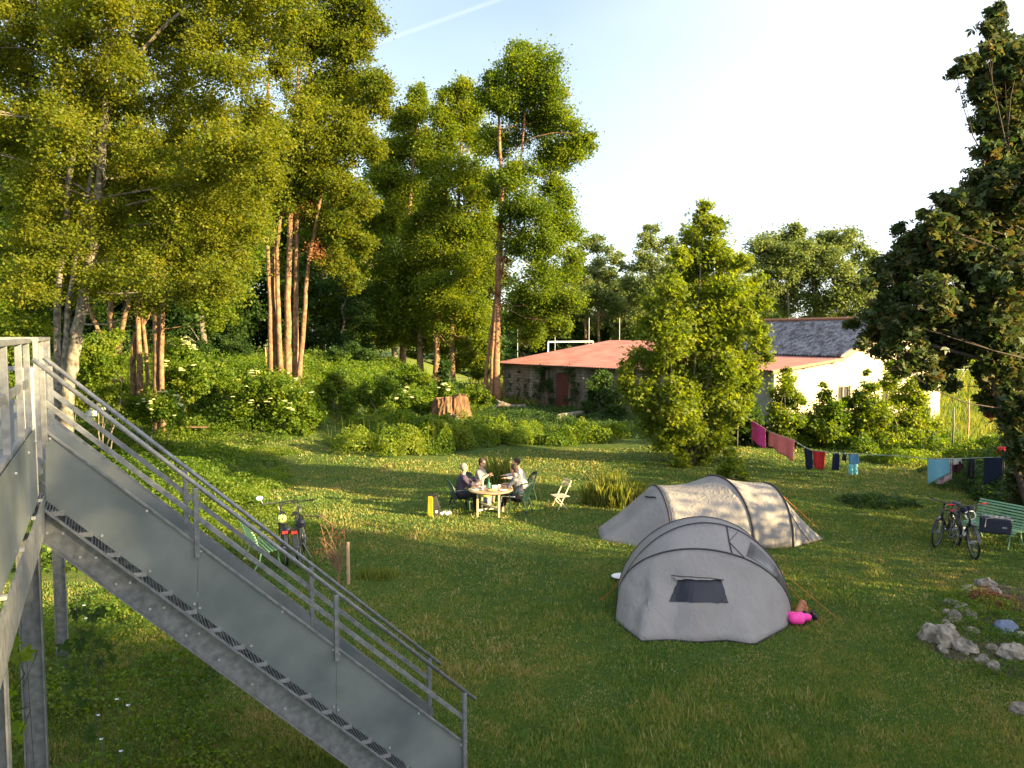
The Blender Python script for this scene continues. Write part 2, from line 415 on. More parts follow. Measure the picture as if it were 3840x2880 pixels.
def limbs(mb, path, blobs, rng, r0, start=.3, twigs=3):
    """limbs from the trunk path to every bough centre"""
    for bx, by, bz, br in blobs:
        c = Vector((bx, by, bz))
        best = None
        for i, p in enumerate(path):
            if i < len(path)*start: continue
            p = Vector(p)
            if p.z > c.z-.15*(c-p).length and i > len(path)*start+1: continue
            d = (p-c).length
            if best is None or d < best[0]: best = (d, p, i)
        if best is None: continue
        q = best[1]; rr = max(.012, min(r0*.45, r0*.12+br*.018))
        pts = bend(q, c, rng); mb.tube(pts, [rr*(1-.75*i/5) for i in range(6)], 5)
        for _ in range(twigs):
            d = Vector(rng.normal(size=3)); d.normalize(); d.z = abs(d.z)*.8
            a = pts[rng.integers(3, 6)]
            mb.tube([a, a.lerp(c+d*br*.8, .5)+Vector(rng.normal(size=3)*br*.05), c+d*br*.85], [rr*.35, rr*.22, rr*.08], 4)
def pxblobs(lst, d, rng, jit=.5):
    out = []
    for x, y, r in lst:
        R_ = r*d/768; dd = d+rng.uniform(-1, 1)*max(R_*jit*2, 1.0)
        p = D(x, y, dd); out.append((p.x, p.y, p.z, R_*dd/d))
    return out
def trunkpath(pts, d, lean=0.0):
    return [D(x, y, d) for x, y in pts]
def tree(name, label, cat, d, base, trunks, blobs, n, leaf, lm, bark, seed, group=None, jit=.5, tw=3, start=.3, extra=None, **k):
    """trunks: list of (list of px points, base radius px, top radius px); blobs in px at distance d"""
    rng = np.random.default_rng(seed)
    bp = D(base[0], base[1], d); z0 = ztf(bp.x, bp.y)
    root = empty(name, (bp.x, bp.y, z0), label, cat, group)
    B = pxblobs(blobs, d, rng, jit)
    for ti, (pts, r0, r1) in enumerate(trunks):
        dd = d+(rng.uniform(-.4, .4) if ti else 0)
        path = [D(x, y, dd) for x, y in pts]
        path[0].z = min(path[0].z, ztf(path[0].x, path[0].y))-.15
        # densify
        fine = []
        for i in range(len(path)-1):
            for s in range(4): fine.append(path[i].lerp(path[i+1], s/4)+Vector(rng.normal(size=3)*r0*d/768*.1))
        fine.append(path[-1])
        nn = len(fine); rad = [(r0+(r1-r0)*(i/(nn-1)))*d/768*(1.35 if i == 0 else 1.12 if i == 1 else 1) for i in range(nn)]
        mb = MB(); mb.tube(fine, rad, 9)
        if ti == 0 or len(trunks) < 3:
            sub = B if len(trunks) == 1 else B[ti::len(trunks)]
            limbs(mb, fine, sub, rng, r0*d/768, start, tw)
        mb.build('trunk', bark, root, smooth=True)
    crown('crown', B, n, leaf, lm, root, seed+1, **k)
    if extra:
        eb = pxblobs(extra, d, rng, .3)
        crown('dead_ivy', eb, 900, leaf*.8, LM['dry'], root, seed+5, rc=.5, shell=.2, ncl=8)
    return root

# ================================================================== GROUND
def ground():
    xs = np.concatenate([-np.geomspace(1500, 62, 12), np.arange(-60, 61, 1.0), np.geomspace(62, 1500, 12)])
    ys = np.concatenate([np.array([-60, -30, -15, -6]), np.arange(-2, 121, 1.0), np.geomspace(124, 2600, 16)])
    X, Y = np.meshgrid(xs, ys); Z = zt(X, Y)
    r, c = X.shape
    V = np.stack([X.ravel(), Y.ravel(), Z.ravel()], 1)
    i = np.arange(r*c).reshape(r, c)
    F = np.stack([i[:-1, :-1].ravel(), i[:-1, 1:].ravel(), i[1:, 1:].ravel(), i[1:, :-1].ravel()], 1)
    m = bpy.data.materials.new('meadow_ground'); m.use_nodes = True
    n = m.node_tree; b = n.nodes['Principled BSDF']; b.inputs['Roughness'].default_value = .95; b.inputs['Specular IOR Level'].default_value = .1
    t = n.nodes.new('ShaderNodeTexCoord')
    def nz(s, d=6):
        q = n.nodes.new('ShaderNodeTexNoise'); q.inputs['Scale'].default_value = s; q.inputs['Detail'].default_value = d
        n.links.new(t.outputs['Object'], q.inputs['Vector']); return q
    a, a2, a3 = nz(.35), nz(3.5), nz(38)
    r1 = n.nodes.new('ShaderNodeValToRGB'); e = r1.color_ramp.elements
    e[0].position = .38; e[0].color = (.045, .085, .018, 1); e[1].position = .66; e[1].color = (.14, .135, .04, 1)
    e.new(.52).color = (.08, .115, .024, 1)
    s1 = n.nodes.new('ShaderNodeMath'); s1.operation = 'MULTIPLY_ADD'; s1.inputs[1].default_value = .55; n.links.new(a.outputs[0], s1.inputs[0])
    s2 = n.nodes.new('ShaderNodeMath'); s2.operation = 'MULTIPLY'; s2.inputs[1].default_value = .45; n.links.new(a2.outputs[0], s2.inputs[0]); n.links.new(s2.outputs[0], s1.inputs[2])
    n.links.new(s1.outputs[0], r1.inputs[0])
    mx_ = n.nodes.new('ShaderNodeMixRGB'); mx_.blend_type = 'MULTIPLY'; mx_.inputs[0].default_value = .7
    r2 = n.nodes.new('ShaderNodeValToRGB'); r2.color_ramp.elements[0].position = .35; r2.color_ramp.elements[0].color = (.35, .35, .3, 1); r2.color_ramp.elements[1].position = .62; r2.color_ramp.elements[1].color = (1.3, 1.3, 1.2, 1)
    n.links.new(a3.outputs[0], r2.inputs[0]); n.links.new(r1.outputs[0], mx_.inputs[1]); n.links.new(r2.outputs[0], mx_.inputs[2])
    # ripe hay meadow beyond the plot
    sp = n.nodes.new('ShaderNodeSeparateXYZ'); n.links.new(t.outputs['Object'], sp.inputs[0])
    mr_ = n.nodes.new('ShaderNodeMapRange'); mr_.inputs[1].default_value = 44; mr_.inputs[2].default_value = 60; n.links.new(sp.outputs['Y'], mr_.inputs[0])
    m3 = n.nodes.new('ShaderNodeMixRGB'); m3.inputs[2].default_value = (.13, .17, .035, 1); n.links.new(mr_.outputs[0], m3.inputs[0]); n.links.new(mx_.outputs[0], m3.inputs[1])
    n.links.new(m3.outputs[0], b.inputs['Base Color'])
    bp = n.nodes.new('ShaderNodeBump'); bp.inputs['Strength'].default_value = .9; bp.inputs['Distance'].default_value = .05
    n.links.new(a3.outputs[0], bp.inputs['Height']); n.links.new(bp.outputs[0], b.inputs['Normal'])
    o = rawmesh('ground', V, F, 4, None, m, smooth=True); tag(o, kind='structure')
ground()

def hills():
    mb = MB(); rng = np.random.default_rng(4)
    rows = []
    for k, (dist, hk) in enumerate([(420, 0), (520, .35), (640, .8), (760, 1), (950, .6)]):
        row = []
        for i in range(61):
            x = -900+i*32
            h = 13+8*math.sin(x*.0052+1.1)+5*math.sin(x*.013+2)+4*math.sin(x*.041)
            row.append((x*(dist/640), dist, -1+max(2, h)*hk*1.15))
        rows.append(row)
    mb.grid(rows)
    o = mb.build('hills', mat('wooded_hill', (.045, .075, .05), .95, 0, .3, .02, col2=(.10, .14, .08)), smooth=True)
    tag(o, kind='structure')
hills()

# ---- lawn: short blades in the mown part
def in_lawn(x, y):
    left = -7.3-1.4*sst(22, 30, y)+.8*np.sin(y*.7)-.4*np.sin(y*1.9)
    left = np.where(y < 15, -14.0, left)
    left = np.where(y > 29, -12.5, left)
    far = 30.6+.8*np.sin(x*.5)+np.where(x > -2.6, 2.4, 0)+np.where(x < -8, 7.0, 0)
    far = np.where(x > 5.5, 34+.3*np.sin(x), far)
    return (x > left) & (y < far)
def blades(name, n, dmin, dmax, h, w, m, seed, mask, pw=1.0, spread=.74, tall=False):
    rng = np.random.default_rng(seed)
    u = rng.random(n); d = 1/(1/dmin+(1/dmax-1/dmin)*u)
    x = d*rng.uniform(-spread, spread, n); y = d
    k = mask(x, y); x = x[k]; y = y[k]; d = d[k]; n = len(x)
    z = zt(x, y)
    big = vnoise(x, y, .45, 3); fine = vnoise(x, y, 2.3, 5); ff = vnoise(x, y, 7., 8)
    hh = h*(.45+.8*fine+.35*ff)*rng.uniform(.6, 1.3, n)*(1+.012*d)
    ww = np.maximum(w, d*.00125)*rng.uniform(.7, 1.3, n)
    a = rng.uniform(0, 2*np.pi, n); ln = rng.uniform(.1, .75, n)*hh
    la = rng.uniform(0, 2*np.pi, n)
    V = np.empty((n, 3, 3))
    V[:, 0] = np.stack([x-np.cos(a)*ww, y-np.sin(a)*ww, z-.004], 1)
    V[:, 1] = np.stack([x+np.cos(a)*ww, y+np.sin(a)*ww, z-.004], 1)
    V[:, 2] = np.stack([x+np.cos(la)*ln, y+np.sin(la)*ln, z+hh], 1)
    tint = np.clip(.30+.50*(big-.5)+.42*(fine-.5)+.25*(ff-.5)+.20*rng.normal(size=n), 0, 1)
    dry = rng.random(n) < .03+.13*sst(.62, .85, vnoise(x, y, .7, 31))+.10*sst(.6, .9, vnoise(x, y, 2.7, 33)); tint[dry] = rng.uniform(.85, 1, dry.sum())
    return rawmesh(name, V.reshape(-1, 3), np.arange(3*n).reshape(-1, 3), 3, np.repeat(tint, 3), m)
tag(blades('lawn_grass', 640000, 6.5, 38, .029, .005, LM['grass'], 11, in_lawn), 'short mown grass of the lawn', 'grass', kind='stuff')
def longer(x, y):
    return (vnoise(x, y, .9, 21) > .62) & in_lawn(x, y)
tag(blades('clover_tufts', 90000, 6.5, 34, .075, .006, LM['grass'], 12, longer), 'longer tufts standing in the lawn', 'grass', kind='stuff')
def barnfront(x, y): return (~in_lawn(x, y)) & (x > -4) & (x < 60) & (((y > 30) & (x > 14)) | (y > 52))
tag(blades('meadow_grass', 130000, 28, 120, .32, .006, LM['tallgrass'], 13, barnfront), 'tall unmown meadow grass', 'grass', kind='stuff')

# ---- leafy undergrowth
def patch(name, label, ells, n, size, lm, seed, spikes=0, tshift=0., kind='stuff', up=.3, cat='undergrowth'):
    """ells: (cx, cy, rx, ry, height) mounds of herbage"""
    rng = np.random.default_rng(seed); P = []; A = sum(e[2]*e[3] for e in ells); S = []
    for cx, cy, rx, ry, h in ells:
        k = int(n*rx*ry/A)
        r = np.sqrt(rng.random(k)); a = rng.uniform(0, 2*np.pi, k)
        edge = 1+.22*np.sin(a*3+seed)+.13*np.sin(a*7+cx)
        x = cx+rx*r*np.cos(a)*edge; y = cy+ry*r*np.sin(a)*edge
        top = h*np.sqrt(np.clip(1-r**2.5, .03, 1))*(.12+.85*vnoise(x, y, .75, seed)+.75*vnoise(x, y, 2.1, seed+1)**1.5)
        z = zt(x, y)+top*(1-rng.random(k)**2.2*.75)
        P.append(np.stack([x, y, z], 1))
        q = int(spikes*k/n*1.0) if n else 0
        if q: S.append((cx, cy, rx, ry, h, q))
    P = np.concatenate(P)
    dd = P[:, 1]; sz = size*(.6+.8*vnoise(P[:, 0], P[:, 1], 1.3, seed+4))
    V, F = leaf_quads(P, sz, rng, up=up, wid=.34)
    tint = np.clip(.42+.6*(vnoise(P[:, 0], P[:, 1], .8, seed+2)-.5)+.4*(vnoise(P[:, 0], P[:, 1], 2.2, seed+3)-.5)+.18*rng.normal(size=len(P))+tshift, 0, 1)
    tint = np.repeat(tint, 4)
    Vs = [V]; Fs = [F]; Ts = [tint]; off = len(V)
    for cx, cy, rx, ry, h, q in S:
        for _ in range(q):
            r = math.sqrt(rng.random()); a = rng.uniform(0, 6.283)
            x = cx+rx*r*math.cos(a); y = cy+ry*r*math.sin(a); z0 = ztf(x, y); hh = h*rng.uniform(.6, 1.15)
            lx, ly = rng.normal(size=2)*.1*hh; wv = max(.005, y*.0003)
            # seed head stalk: narrow leaf pairs up a stem
            nl = 7; s = rng.random(nl)*.9+.1
            Q = np.stack([x+lx*s, y+ly*s, z0+hh*s], 1)
            v, f = leaf_quads(Q, size*.8*(1.2-.8*s), rng, up=.1, wid=.25)
            Vs.append(v); Fs.append(f+off); off += len(v); Ts.append(np.full(len(v), min(1, .7+tshift)))
            v = np.array([[x-wv, y, z0], [x+wv, y, z0], [x+lx+wv*.5, y+ly, z0+hh], [x+lx-wv*.5, y+ly, z0+hh]])
            Vs.append(v); Fs.append(np.arange(4).reshape(1, 4)+off); off += 4; Ts.append(np.full(4, .8))
    o = rawmesh(name, np.concatenate(Vs), np.concatenate(Fs), 4, np.concatenate(Ts), lm)
    tag(o, label, cat, kind=kind)
    return o
patch('nettle_bank', 'dense nettles and weeds covering the bank below the trees',
      [(-9, 44, 6, 7, 1.0), (-15, 43, 7, 8, 1.1), (-22, 40, 8, 9, 1.2), (-12, 52, 9, 7, 1.1), (-22, 54, 10, 8, 1.1), (-4.5, 46, 3.6, 6, .8), (-10, 60, 12, 6, .8), (-30, 46, 9, 14, 1.2), (-4, 56, 6, 8, .7)],
      150000, .15, LM['weed'], 31, spikes=600, tshift=.02)
patch('weed_clump', 'tall weeds and seeding grasses at the far edge of the lawn',
      [(-6.3, 32.4, 1.5, 1.5, 1.0), (-4.6, 32.6, 1.6, 1.8, 1.25), (-3.2, 33.6, 1.5, 2.0, 1.15), (-1.3, 35.6, 1.9, 1.6, 1.2), (.5, 36.2, 1.7, 1.7, .95), (2.3, 35.6, 1.3, 1.0, .7), (-5.3, 35.0, 2.2, 1.6, 1.1), (4.0, 36.4, 1.6, 1.2, .9), (-3.4, 37.4, 1.8, .7, 1.0)],
      60000, .11, LM['weed'], 32, spikes=260, tshift=.12)
patch('dark_herbage', 'low dark green herbage in front of the barn',
      [(1.5, 41, 3.0, 3.5, .5), (4.6, 43, 3, 4, .5), (-2, 42, 2.4, 4, .7), (6, 38, 2.4, 2, .6), (2, 47, 4, 4, .45), (7.5, 40, 2, 3, .7)],
      30000, .10, LM['deep'], 33, tshift=.2)
patch('ivy_carpet', 'ivy and brambles sprawling behind the stairs',
      [(-11.5, 24.5, 3.0, 3.2, .75), (-12.5, 29, 3.2, 3.0, .5), (-16, 30, 4, 4, .4), (-15, 24, 4, 4, .4), (-9.6, 20.4, 2.2, 2.0, .5), (-11.5, 18, 2.5, 3, .45), (-18, 34, 4, 4, .5), (-13.2, 34.5, 3, 2.4, .8), (-21, 28, 5, 6, .6)],
      90000, .10, LM['weed'], 34, tshift=-.02)
patch('rough_verge', 'leafy rough verge along the left edge of the lawn',
      [(-8.4, 22.5, 1.2, 2.0, .28), (-8.0, 19.2, 1.2, 1.6, .3), (-7.2, 17.0, 1.2, 1.3, .22), (-8.6, 26, 1.1, 2.0, .3), (-6.9, 21.0, .9, 1.1, .16), (-5.4, 19.2, .9, .8, .14), (-10.5, 31.5, 1.6, .8, .2)],
      26000, .075, LM['weed'], 35, tshift=.12)
patch('stair_weeds', 'weeds growing in the shade below the landing and stairs',
      [(-6.2, 12.5, 1.6, 1.8, .35), (-5.2, 10.4, 1.3, 1.2, .22), (-7.8, 11.5, 1.8, 2.6, .5), (-4.3, 9.2, .9, .8, .16), (-6.6, 9.3, 1.3, 1.2, .3), (-4.6, 8.0, .7, .6, .3), (-3.2, 8.5, 1.0, .6, .1)],
      21000, .055, LM['weed'], 36, tshift=-.08, spikes=40)
patch('flower_border', 'light green flowering weeds at the foot of the post',
      [(-3.75, 7.55, .55, .35, .42), (-3.1, 7.5, .35, .25, .25)], 3000, .04, LM['tallgrass'], 37, spikes=12)
patch('hedge_foot', 'shrubby weeds at the foot of the hedge',
      [(9.5, 35, 2.2, 1.2, .6), (12.5, 34.5, 2.4, 1.2, .7), (15.5, 33, 2.2, 1.3, .9), (18, 31.5, 2.4, 1.6, 1.1), (15.3, 29.8, 1.4, 1.0, .6), (20.5, 30, 2.5, 2.5, 1.0), (17.2, 27.6, 1.2, 1.2, .5)],
      42000, .11, LM['weed'], 38, spikes=160, tshift=.05)
patch('lawn_edge_shrubs', 'dark low growth at the right edge of the lawn',
      [(15.3, 23.5, 1.5, 2.2, .8), (14.2, 19.6, 1.0, 1.5, .7), (16.5, 26, 1.8, 2.0, 1.0), (10.9, 22.6, 1.1, .7, .3)], 20000, .09, LM['deep'], 39)

def tuft(name, label, cx, cy, rx, ry, h, n, seed, lm='tallgrass', grp=None):
    rng = np.random.default_rng(seed); V = []; T_ = []
    for _ in range(n):
        r = math.sqrt(rng.random()); a = rng.uniform(0, 6.283); x = cx+rx*r*math.cos(a); y = cy+ry*r*math.sin(a); z = ztf(x, y)
        hh = h*rng.uniform(.45, 1.1)*(1-.35*r); b = rng.uniform(0, 6.283); w_ = rng.uniform(.003, .007)+cy*.00022; ln = rng.uniform(.05, .4)*hh; la = rng.uniform(0, 6.283)
        q = [(x-math.cos(b)*w_, y-math.sin(b)*w_, z), (x+math.cos(b)*w_, y+math.sin(b)*w_, z), (x+math.cos(la)*ln*.4+w_*.6, y+math.sin(la)*ln*.4, z+hh*.65), (x+math.cos(la)*ln, y+math.sin(la)*ln, z+hh)]
        V += q; T_ += [float(np.clip(rng.normal(.5, .25), 0, 1))]*4
    o = rawmesh(name, V, np.arange(len(V)).reshape(-1, 4), 4, T_, LM[lm], org=(cx, cy, ztf(cx, cy)))
    return tag(o, label, 'grass tuft', grp)
tuft('grass_tuft', 'sunlit tuft of tall seeding grass left of the long tent', 3.05, 21.9, 1.0, .55, .95, 2600, 51)
tuft('grass_tuft', 'sunlit tuft of tall grass just behind the picnic table', -.42, 24.2, .5, .35, 1.25, 260, 52)
tuft('grass_tuft', 'small grass tuft beside the round wooden stake', -2.75, 15.4, .45, .2, .35, 160, 53)
tuft('grass_tuft', 'thin pale grass stalks behind the right-hand bicycle', 11.9, 19.3, .45, .2, .55, 34, 54)
tuft('grass_tuft', 'wispy grass tuft behind the folding chair near the maple', 3.4, 25.6, .5, .4, .6, 60, 55)

# ================================================================== FARM BUILDINGS
def frame_(ax, ay, b):
    u = Vector((math.cos(b), -math.sin(b), 0)); v = Vector((math.sin(b), math.cos(b), 0)); A = Vector((ax, ay, 0))
    return lambda l, m, z: A+u*l+v*m+Vector((0, 0, z))
def corrugated(P00, P10, P11, P01, nw, amp, thick=.03):
    """roof sheet with ridges running from the 0-row to the 1-row"""
    up = Vector((0, 0, 1)); rows_t = []; rows_b = []
    for s in np.linspace(0, 1, 9):
        a = Vector(P00).lerp(Vector(P01), s); b = Vector(P10).lerp(Vector(P11), s)
        rt = []
        for i in range(nw*4+1):
            t = i/(nw*4); rt.append(a.lerp(b, t)+up*(amp*math.sin(t*nw*2*math.pi)))
        rows_t.append(rt); rows_b.append([p-up*thick for p in rt])
    mb = MB(); mb.grid(rows_t); mb.grid([r[::-1] for r in rows_b])
    for ra, rb in ((rows_t[0], rows_b[0]), (rows_t[-1][::-1], rows_b[-1][::-1])): mb.grid([rb, ra])
    mb.grid([[r[0] for r in rows_t], [r[0] for r in rows_b]]); mb.grid([[r[-1] for r in rows_b], [r[-1] for r in rows_t]])
    return mb
def blockwall():
    m = bpy.data.materials.new('concrete_block_wall'); m.use_nodes = True; n = m.node_tree; b = n.nodes['Principled BSDF']; b.inputs['Roughness'].default_value = .95
    t = n.nodes.new('ShaderNodeTexCoord')
    mp = n.nodes.new('ShaderNodeMapping'); mp.inputs['Rotation'].default_value = (math.pi/2, 0, 0); n.links.new(t.outputs['Object'], mp.inputs[0])
    br = n.nodes.new('ShaderNodeTexBrick'); br.inputs['Scale'].default_value = 1; br.inputs['Brick Width'].default_value = .5; br.inputs['Row Height'].default_value = .2
    br.inputs['Mortar Size'].default_value = .012; br.inputs['Color1'].default_value = (.20, .175, .14, 1); br.inputs['Color2'].default_value = (.26, .23, .185, 1); br.inputs['Mortar'].default_value = (.08, .075, .07, 1)
    n.links.new(mp.outputs[0], br.inputs['Vector'])
    ns = n.nodes.new('ShaderNodeTexNoise'); ns.inputs['Scale'].default_value = 1.1; ns.inputs['Detail'].default_value = 8
    mp2 = n.nodes.new('ShaderNodeMapping'); mp2.inputs['Scale'].default_value = (1, 1, .25); n.links.new(t.outputs['Object'], mp2.inputs[0]); n.links.new(mp2.outputs[0], ns.inputs['Vector'])
    rp = n.nodes.new('ShaderNodeValToRGB'); rp.color_ramp.elements[0].position = .4; rp.color_ramp.elements[0].color = (.45, .42, .36, 1); rp.color_ramp.elements[1].position = .6; rp.color_ramp.elements[1].color = (1.15, 1.1, 1.0, 1)
    n.links.new(ns.outputs[0], rp.inputs[0])
    mx_ = n.nodes.new('ShaderNodeMixRGB'); mx_.blend_type = 'MULTIPLY'; mx_.inputs[0].default_value = 1
    n.links.new(br.outputs[0], mx_.inputs[1]); n.links.new(rp.outputs[0], mx_.inputs[2]); n.links.new(mx_.outputs[0], b.inputs['Base Color'])
    return m
def barn():
    B = 50*math.pi/180; f = frame_(-.55, 56, B)
    root = empty('barn', f(0, 0, 0), 'long low block-walled barn with a red corrugated roof behind the weeds', 'barn')
    L, Wd = 13.0, 11.5; zl, zh = 2.85, 4.35
    mb = MB(); t = .2
    mb.prism([f(0, 0, -.3), f(5.45, 0, -.3), f(5.45, 0, zl), f(0, 0, zl)], f(0, t, 0)-f(0, 0, 0))
    mb.prism([f(6.65, 0, -.3), f(L, 0, -.3), f(L, 0, zl), f(6.65, 0, zl)], f(0, t, 0)-f(0, 0, 0))
    mb.prism([f(5.45, 0, 2.35), f(6.65, 0, 2.35), f(6.65, 0, zl), f(5.45, 0, zl)], f(0, t, 0)-f(0, 0, 0))
    mb.prism([f(0, t, -.3), f(0, Wd, -.3), f(0, Wd, zh-.06), f(0, t, zl)], f(t, 0, 0)-f(0, 0, 0))
    mb.prism([f(L, t, -.3), f(L, Wd, -.3), f(L, Wd, zh-.06), f(L, t, zl)], f(-t, 0, 0)-f(0, 0, 0))
    mb.prism([f(t, Wd, -.3), f(L-t, Wd, -.3), f(L-t, Wd, zh-.1), f(t, Wd, zh-.1)], f(0, -t, 0)-f(0, 0, 0))
    wl = mb.build('wall', blockwall(), root)
    mb = MB(); mb.prism([f(5.5, .05, -.2), f(6.6, .05, -.2), f(6.6, .05, 2.3), f(5.5, .05, 2.3)], f(0, .06, 0)-f(0, 0, 0))
    d = mb.build('door', M['door'], root); mb = MB(); mb.box(f(6.45, .03, 1.05), .03, .12, .03); mb.build('handle', M['blackmetal'], d)
    for i, l in enumerate((.0, 4.6, 6.9, 10.6)):
        mb = MB(); mb.beam(f(l+.02, -.06, -.2), f(l+.02, -.06, zl-.05), .14, .14); mb.build('timber_post', M['brownwood'], root)
    mr_ = mat('red_corrugated_sheet', (.16, .06, .052), .7, .0, .2, .9, .0, col2=(.24, .11, .095), stretch=(1, 1, 1))
    o = corrugated(f(-.5, -.55, zl+.02), f(L+1.2, -.55, zl+.02), f(L+1.2, Wd+.3, zh+.08), f(-.5, Wd+.3, zh+.08), 64, .022).build('roof', mr_, root)
    mb = MB(); mb.beam(f(-.45, -.42, zl-.06), f(L+.3, -.42, zl-.06), .04, .12); mb.build('gutter', M['blackmetal'], root)
    # dead creepers climbing the wall
    rng = np.random.default_rng(9); blobs = []; mb = MB()
    for l, hgt in ((.7, 1.9), (1.6, 2.3), (2.6, 1.7), (4.3, 2.6), (4.9, 2.7), (7.2, 2.5), (7.6, 2.2), (9.8, 2.2), (10.9, 1.9)):
        pts = [f(l+rng.normal()*.12*i, -.05, -.1+hgt*i/4) for i in range(5)]
        mb = MB(); mb.tube(pts, [.05, .045, .035, .025, .01], 5); mb.build('creeper_stem', M['bark'], root)
        big = l in (4.3, 4.9, 7.2)
        for i in range(1, 5): p = f(l+rng.normal()*.15, -.12, hgt*i/4); blobs.append((p.x, p.y, p.z, .5 if big else .16))
    crown('creeper_leaves', blobs, 3500, .10, LM['deep'], root, 77, ncl=7, rc=.3)
barn()
def house():
    B = 65*math.pi/180; f = frame_(12.85, 37.6, B)     # gable along m from 0, length along negative l
    root = empty('farmhouse', f(0, 0, 0), 'cream plastered farmhouse with a mossy grey corrugated roof and two small windows', 'house')
    W = 12.2; Lh = -9.4; t = .22
    e1, m1 = 3.25, 4.3; zr, mrg = 5.72, 8.2
    def roofz(m): return e1+(3.78-e1)*m/m1 if m < m1 else 3.78+(zr-3.78)*(m-m1)/(mrg-m1) if m < mrg else zr-(zr-3.9)*(m-mrg)/(W-mrg)
    # gable wall with two openings, built from strips
    wins = [(4.35, 5.25, 1.55, 2.3), (7.6, 8.7, 1.35, 2.45)]
    cuts = sorted({0, W, m1, mrg, *[c for a in wins for c in a[:2]]}); mb = MB()
    nrm = f(-t, 0, 0)-f(0, 0, 0)
    for a, b in zip(cuts[:-1], cuts[1:]):
        wn_ = [q for q in wins if q[0] <= a and b <= q[1]]
        if wn_:
            q = wn_[0]; mb.prism([f(0, a, -.3), f(0, b, -.3), f(0, b, q[2]), f(0, a, q[2])], nrm); mb.prism([f(0, a, q[3]), f(0, b, q[3]), f(0, b, roofz(b)-.02), f(0, a, roofz(a)-.02)], nrm)
        else: mb.prism([f(0, a, -.3), f(0, b, -.3), f(0, b, roofz(b)-.02), f(0, a, roofz(a)-.02)], nrm)
    mb.build('gable_wall', M['plaster'], root)
    mb = MB()
    mb.prism([f(-t-.003, 0, -.3), f(Lh, 0, -.3), f(Lh, 0, e1-.02), f(-t-.003, 0, e1-.02)], f(0, t, 0)-f(0, 0, 0))
    mb.prism([f(Lh, t, -.3), f(Lh, W, -.3), f(Lh, W, 3.8), f(Lh, mrg, zr-.05), f(Lh, m1, 3.7), f(Lh, t, e1-.02)], f(t, 0, 0)-f(0, 0, 0))
    mb.prism([f(-t, W-.01, -.3), f(Lh+t, W-.01, -.3), f(Lh+t, W-.01, 3.8), f(-t, W-.01, 3.8)], f(0, -t, 0)-f(0, 0, 0))
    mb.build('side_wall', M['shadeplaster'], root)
    for a, b, c, d in wins:
        mb = MB(); w_ = .07
        for p, q in (((a+w_/2, c), (a+w_/2, d)), ((b-w_/2, c), (b-w_/2, d)), (((a+b)/2, c), ((a+b)/2, d))): mb.beam(f(-.10, p[0], p[1]), f(-.10, q[0], q[1]), w_, .07, up=(nrm))
        for z in (c+w_/2, d-w_/2): mb.beam(f(-.10, a+w_, z), f(-.10, b-w_, z), .06, w_)
        fr = mb.build('window', M['winframe'], root)
        mb = MB(); mb.prism([f(-.12, a, c), f(-.12, b, c), f(-.12, b, d), f(-.12, a, d)], f(-.015, 0, 0)-f(0, 0, 0)); mb.build('pane', M['glass'], fr)
        mb = MB(); mb.beam(f(.04, a-.12, c-.06), f(.04, b+.12, c-.06), .18, .09); mb.build('sill', M['plaster'], fr)
    red = mat('red_sheet_roof', (.22, .09, .075), .6, .1, .15, 1.2, col2=(.33, .13, .10))
    corrugated(f(.45, -.6, e1-.02), f(Lh-.3, -.6, e1-.02), f(Lh-.3, m1+.3, 3.80), f(.45, m1+.3, 3.80), 46, .02).build('porch_roof', red, root)
    gm = bpy.data.materials.new('mossy_fibre_cement'); gm.use_nodes = True; n = gm.node_tree; b_ = n.nodes['Principled BSDF']; b_.inputs['Roughness'].default_value = .95
    tcc = n.nodes.new('ShaderNodeTexCoord'); ns = n.nodes.new('ShaderNodeTexNoise'); ns.inputs['Scale'].default_value = 2.6; ns.inputs['Detail'].default_value = 10; ns.inputs['Roughness'].default_value = .75
    n.links.new(tcc.outputs['Object'], ns.inputs['Vector']); rp = n.nodes.new('ShaderNodeValToRGB'); e = rp.color_ramp.elements
    e[0].position = .40; e[0].color = (.05, .048, .05, 1); e[1].position = .60; e[1].color = (.23, .225, .24, 1); e.new(.5).color = (.13, .125, .13, 1)
    n.links.new(ns.outputs[0], rp.inputs[0]); n.links.new(rp.outputs[0], b_.inputs['Base Color'])
    corrugated(f(.35, m1-.15, 3.86), f(Lh-.3, m1-.15, 3.86), f(Lh-.3, mrg, zr+.05), f(.35, mrg, zr+.05), 46, .045, .05).build('roof', gm, root)
    corrugated(f(.35, mrg+.01, zr+.045), f(Lh-.3, mrg+.01, zr+.045), f(Lh-.3, W+.4, 3.82), f(.35, W+.4, 3.82), 46, .03, .05).build('rear_roof', gm, root)
    mb = MB(); mb.tube([f(.38, mrg, zr+.12), f(Lh-.3, mrg, zr+.12)], .09, 8); mb.build('ridge_cap', M['fascia'], root)
    mb = MB(); mb.beam(f(.42, m1-.1, 3.74), f(.42, mrg, zr-.09), .04, .14); mb.beam(f(.50, -.55, e1-.11), f(.50, m1-.15, 3.70), .04, .12)
    mb.build('bargeboard', M['fascia'], root)
    for m_ in (-.35, 2.2, 4.15):
        mb = MB(); mb.beam(f(.4, m_, roofz(max(0, m_))-.12), f(.03, m_, roofz(max(0, m_))-.12), .12, .14); mb.build('rafter_end', M['brownwood'], root)
house()

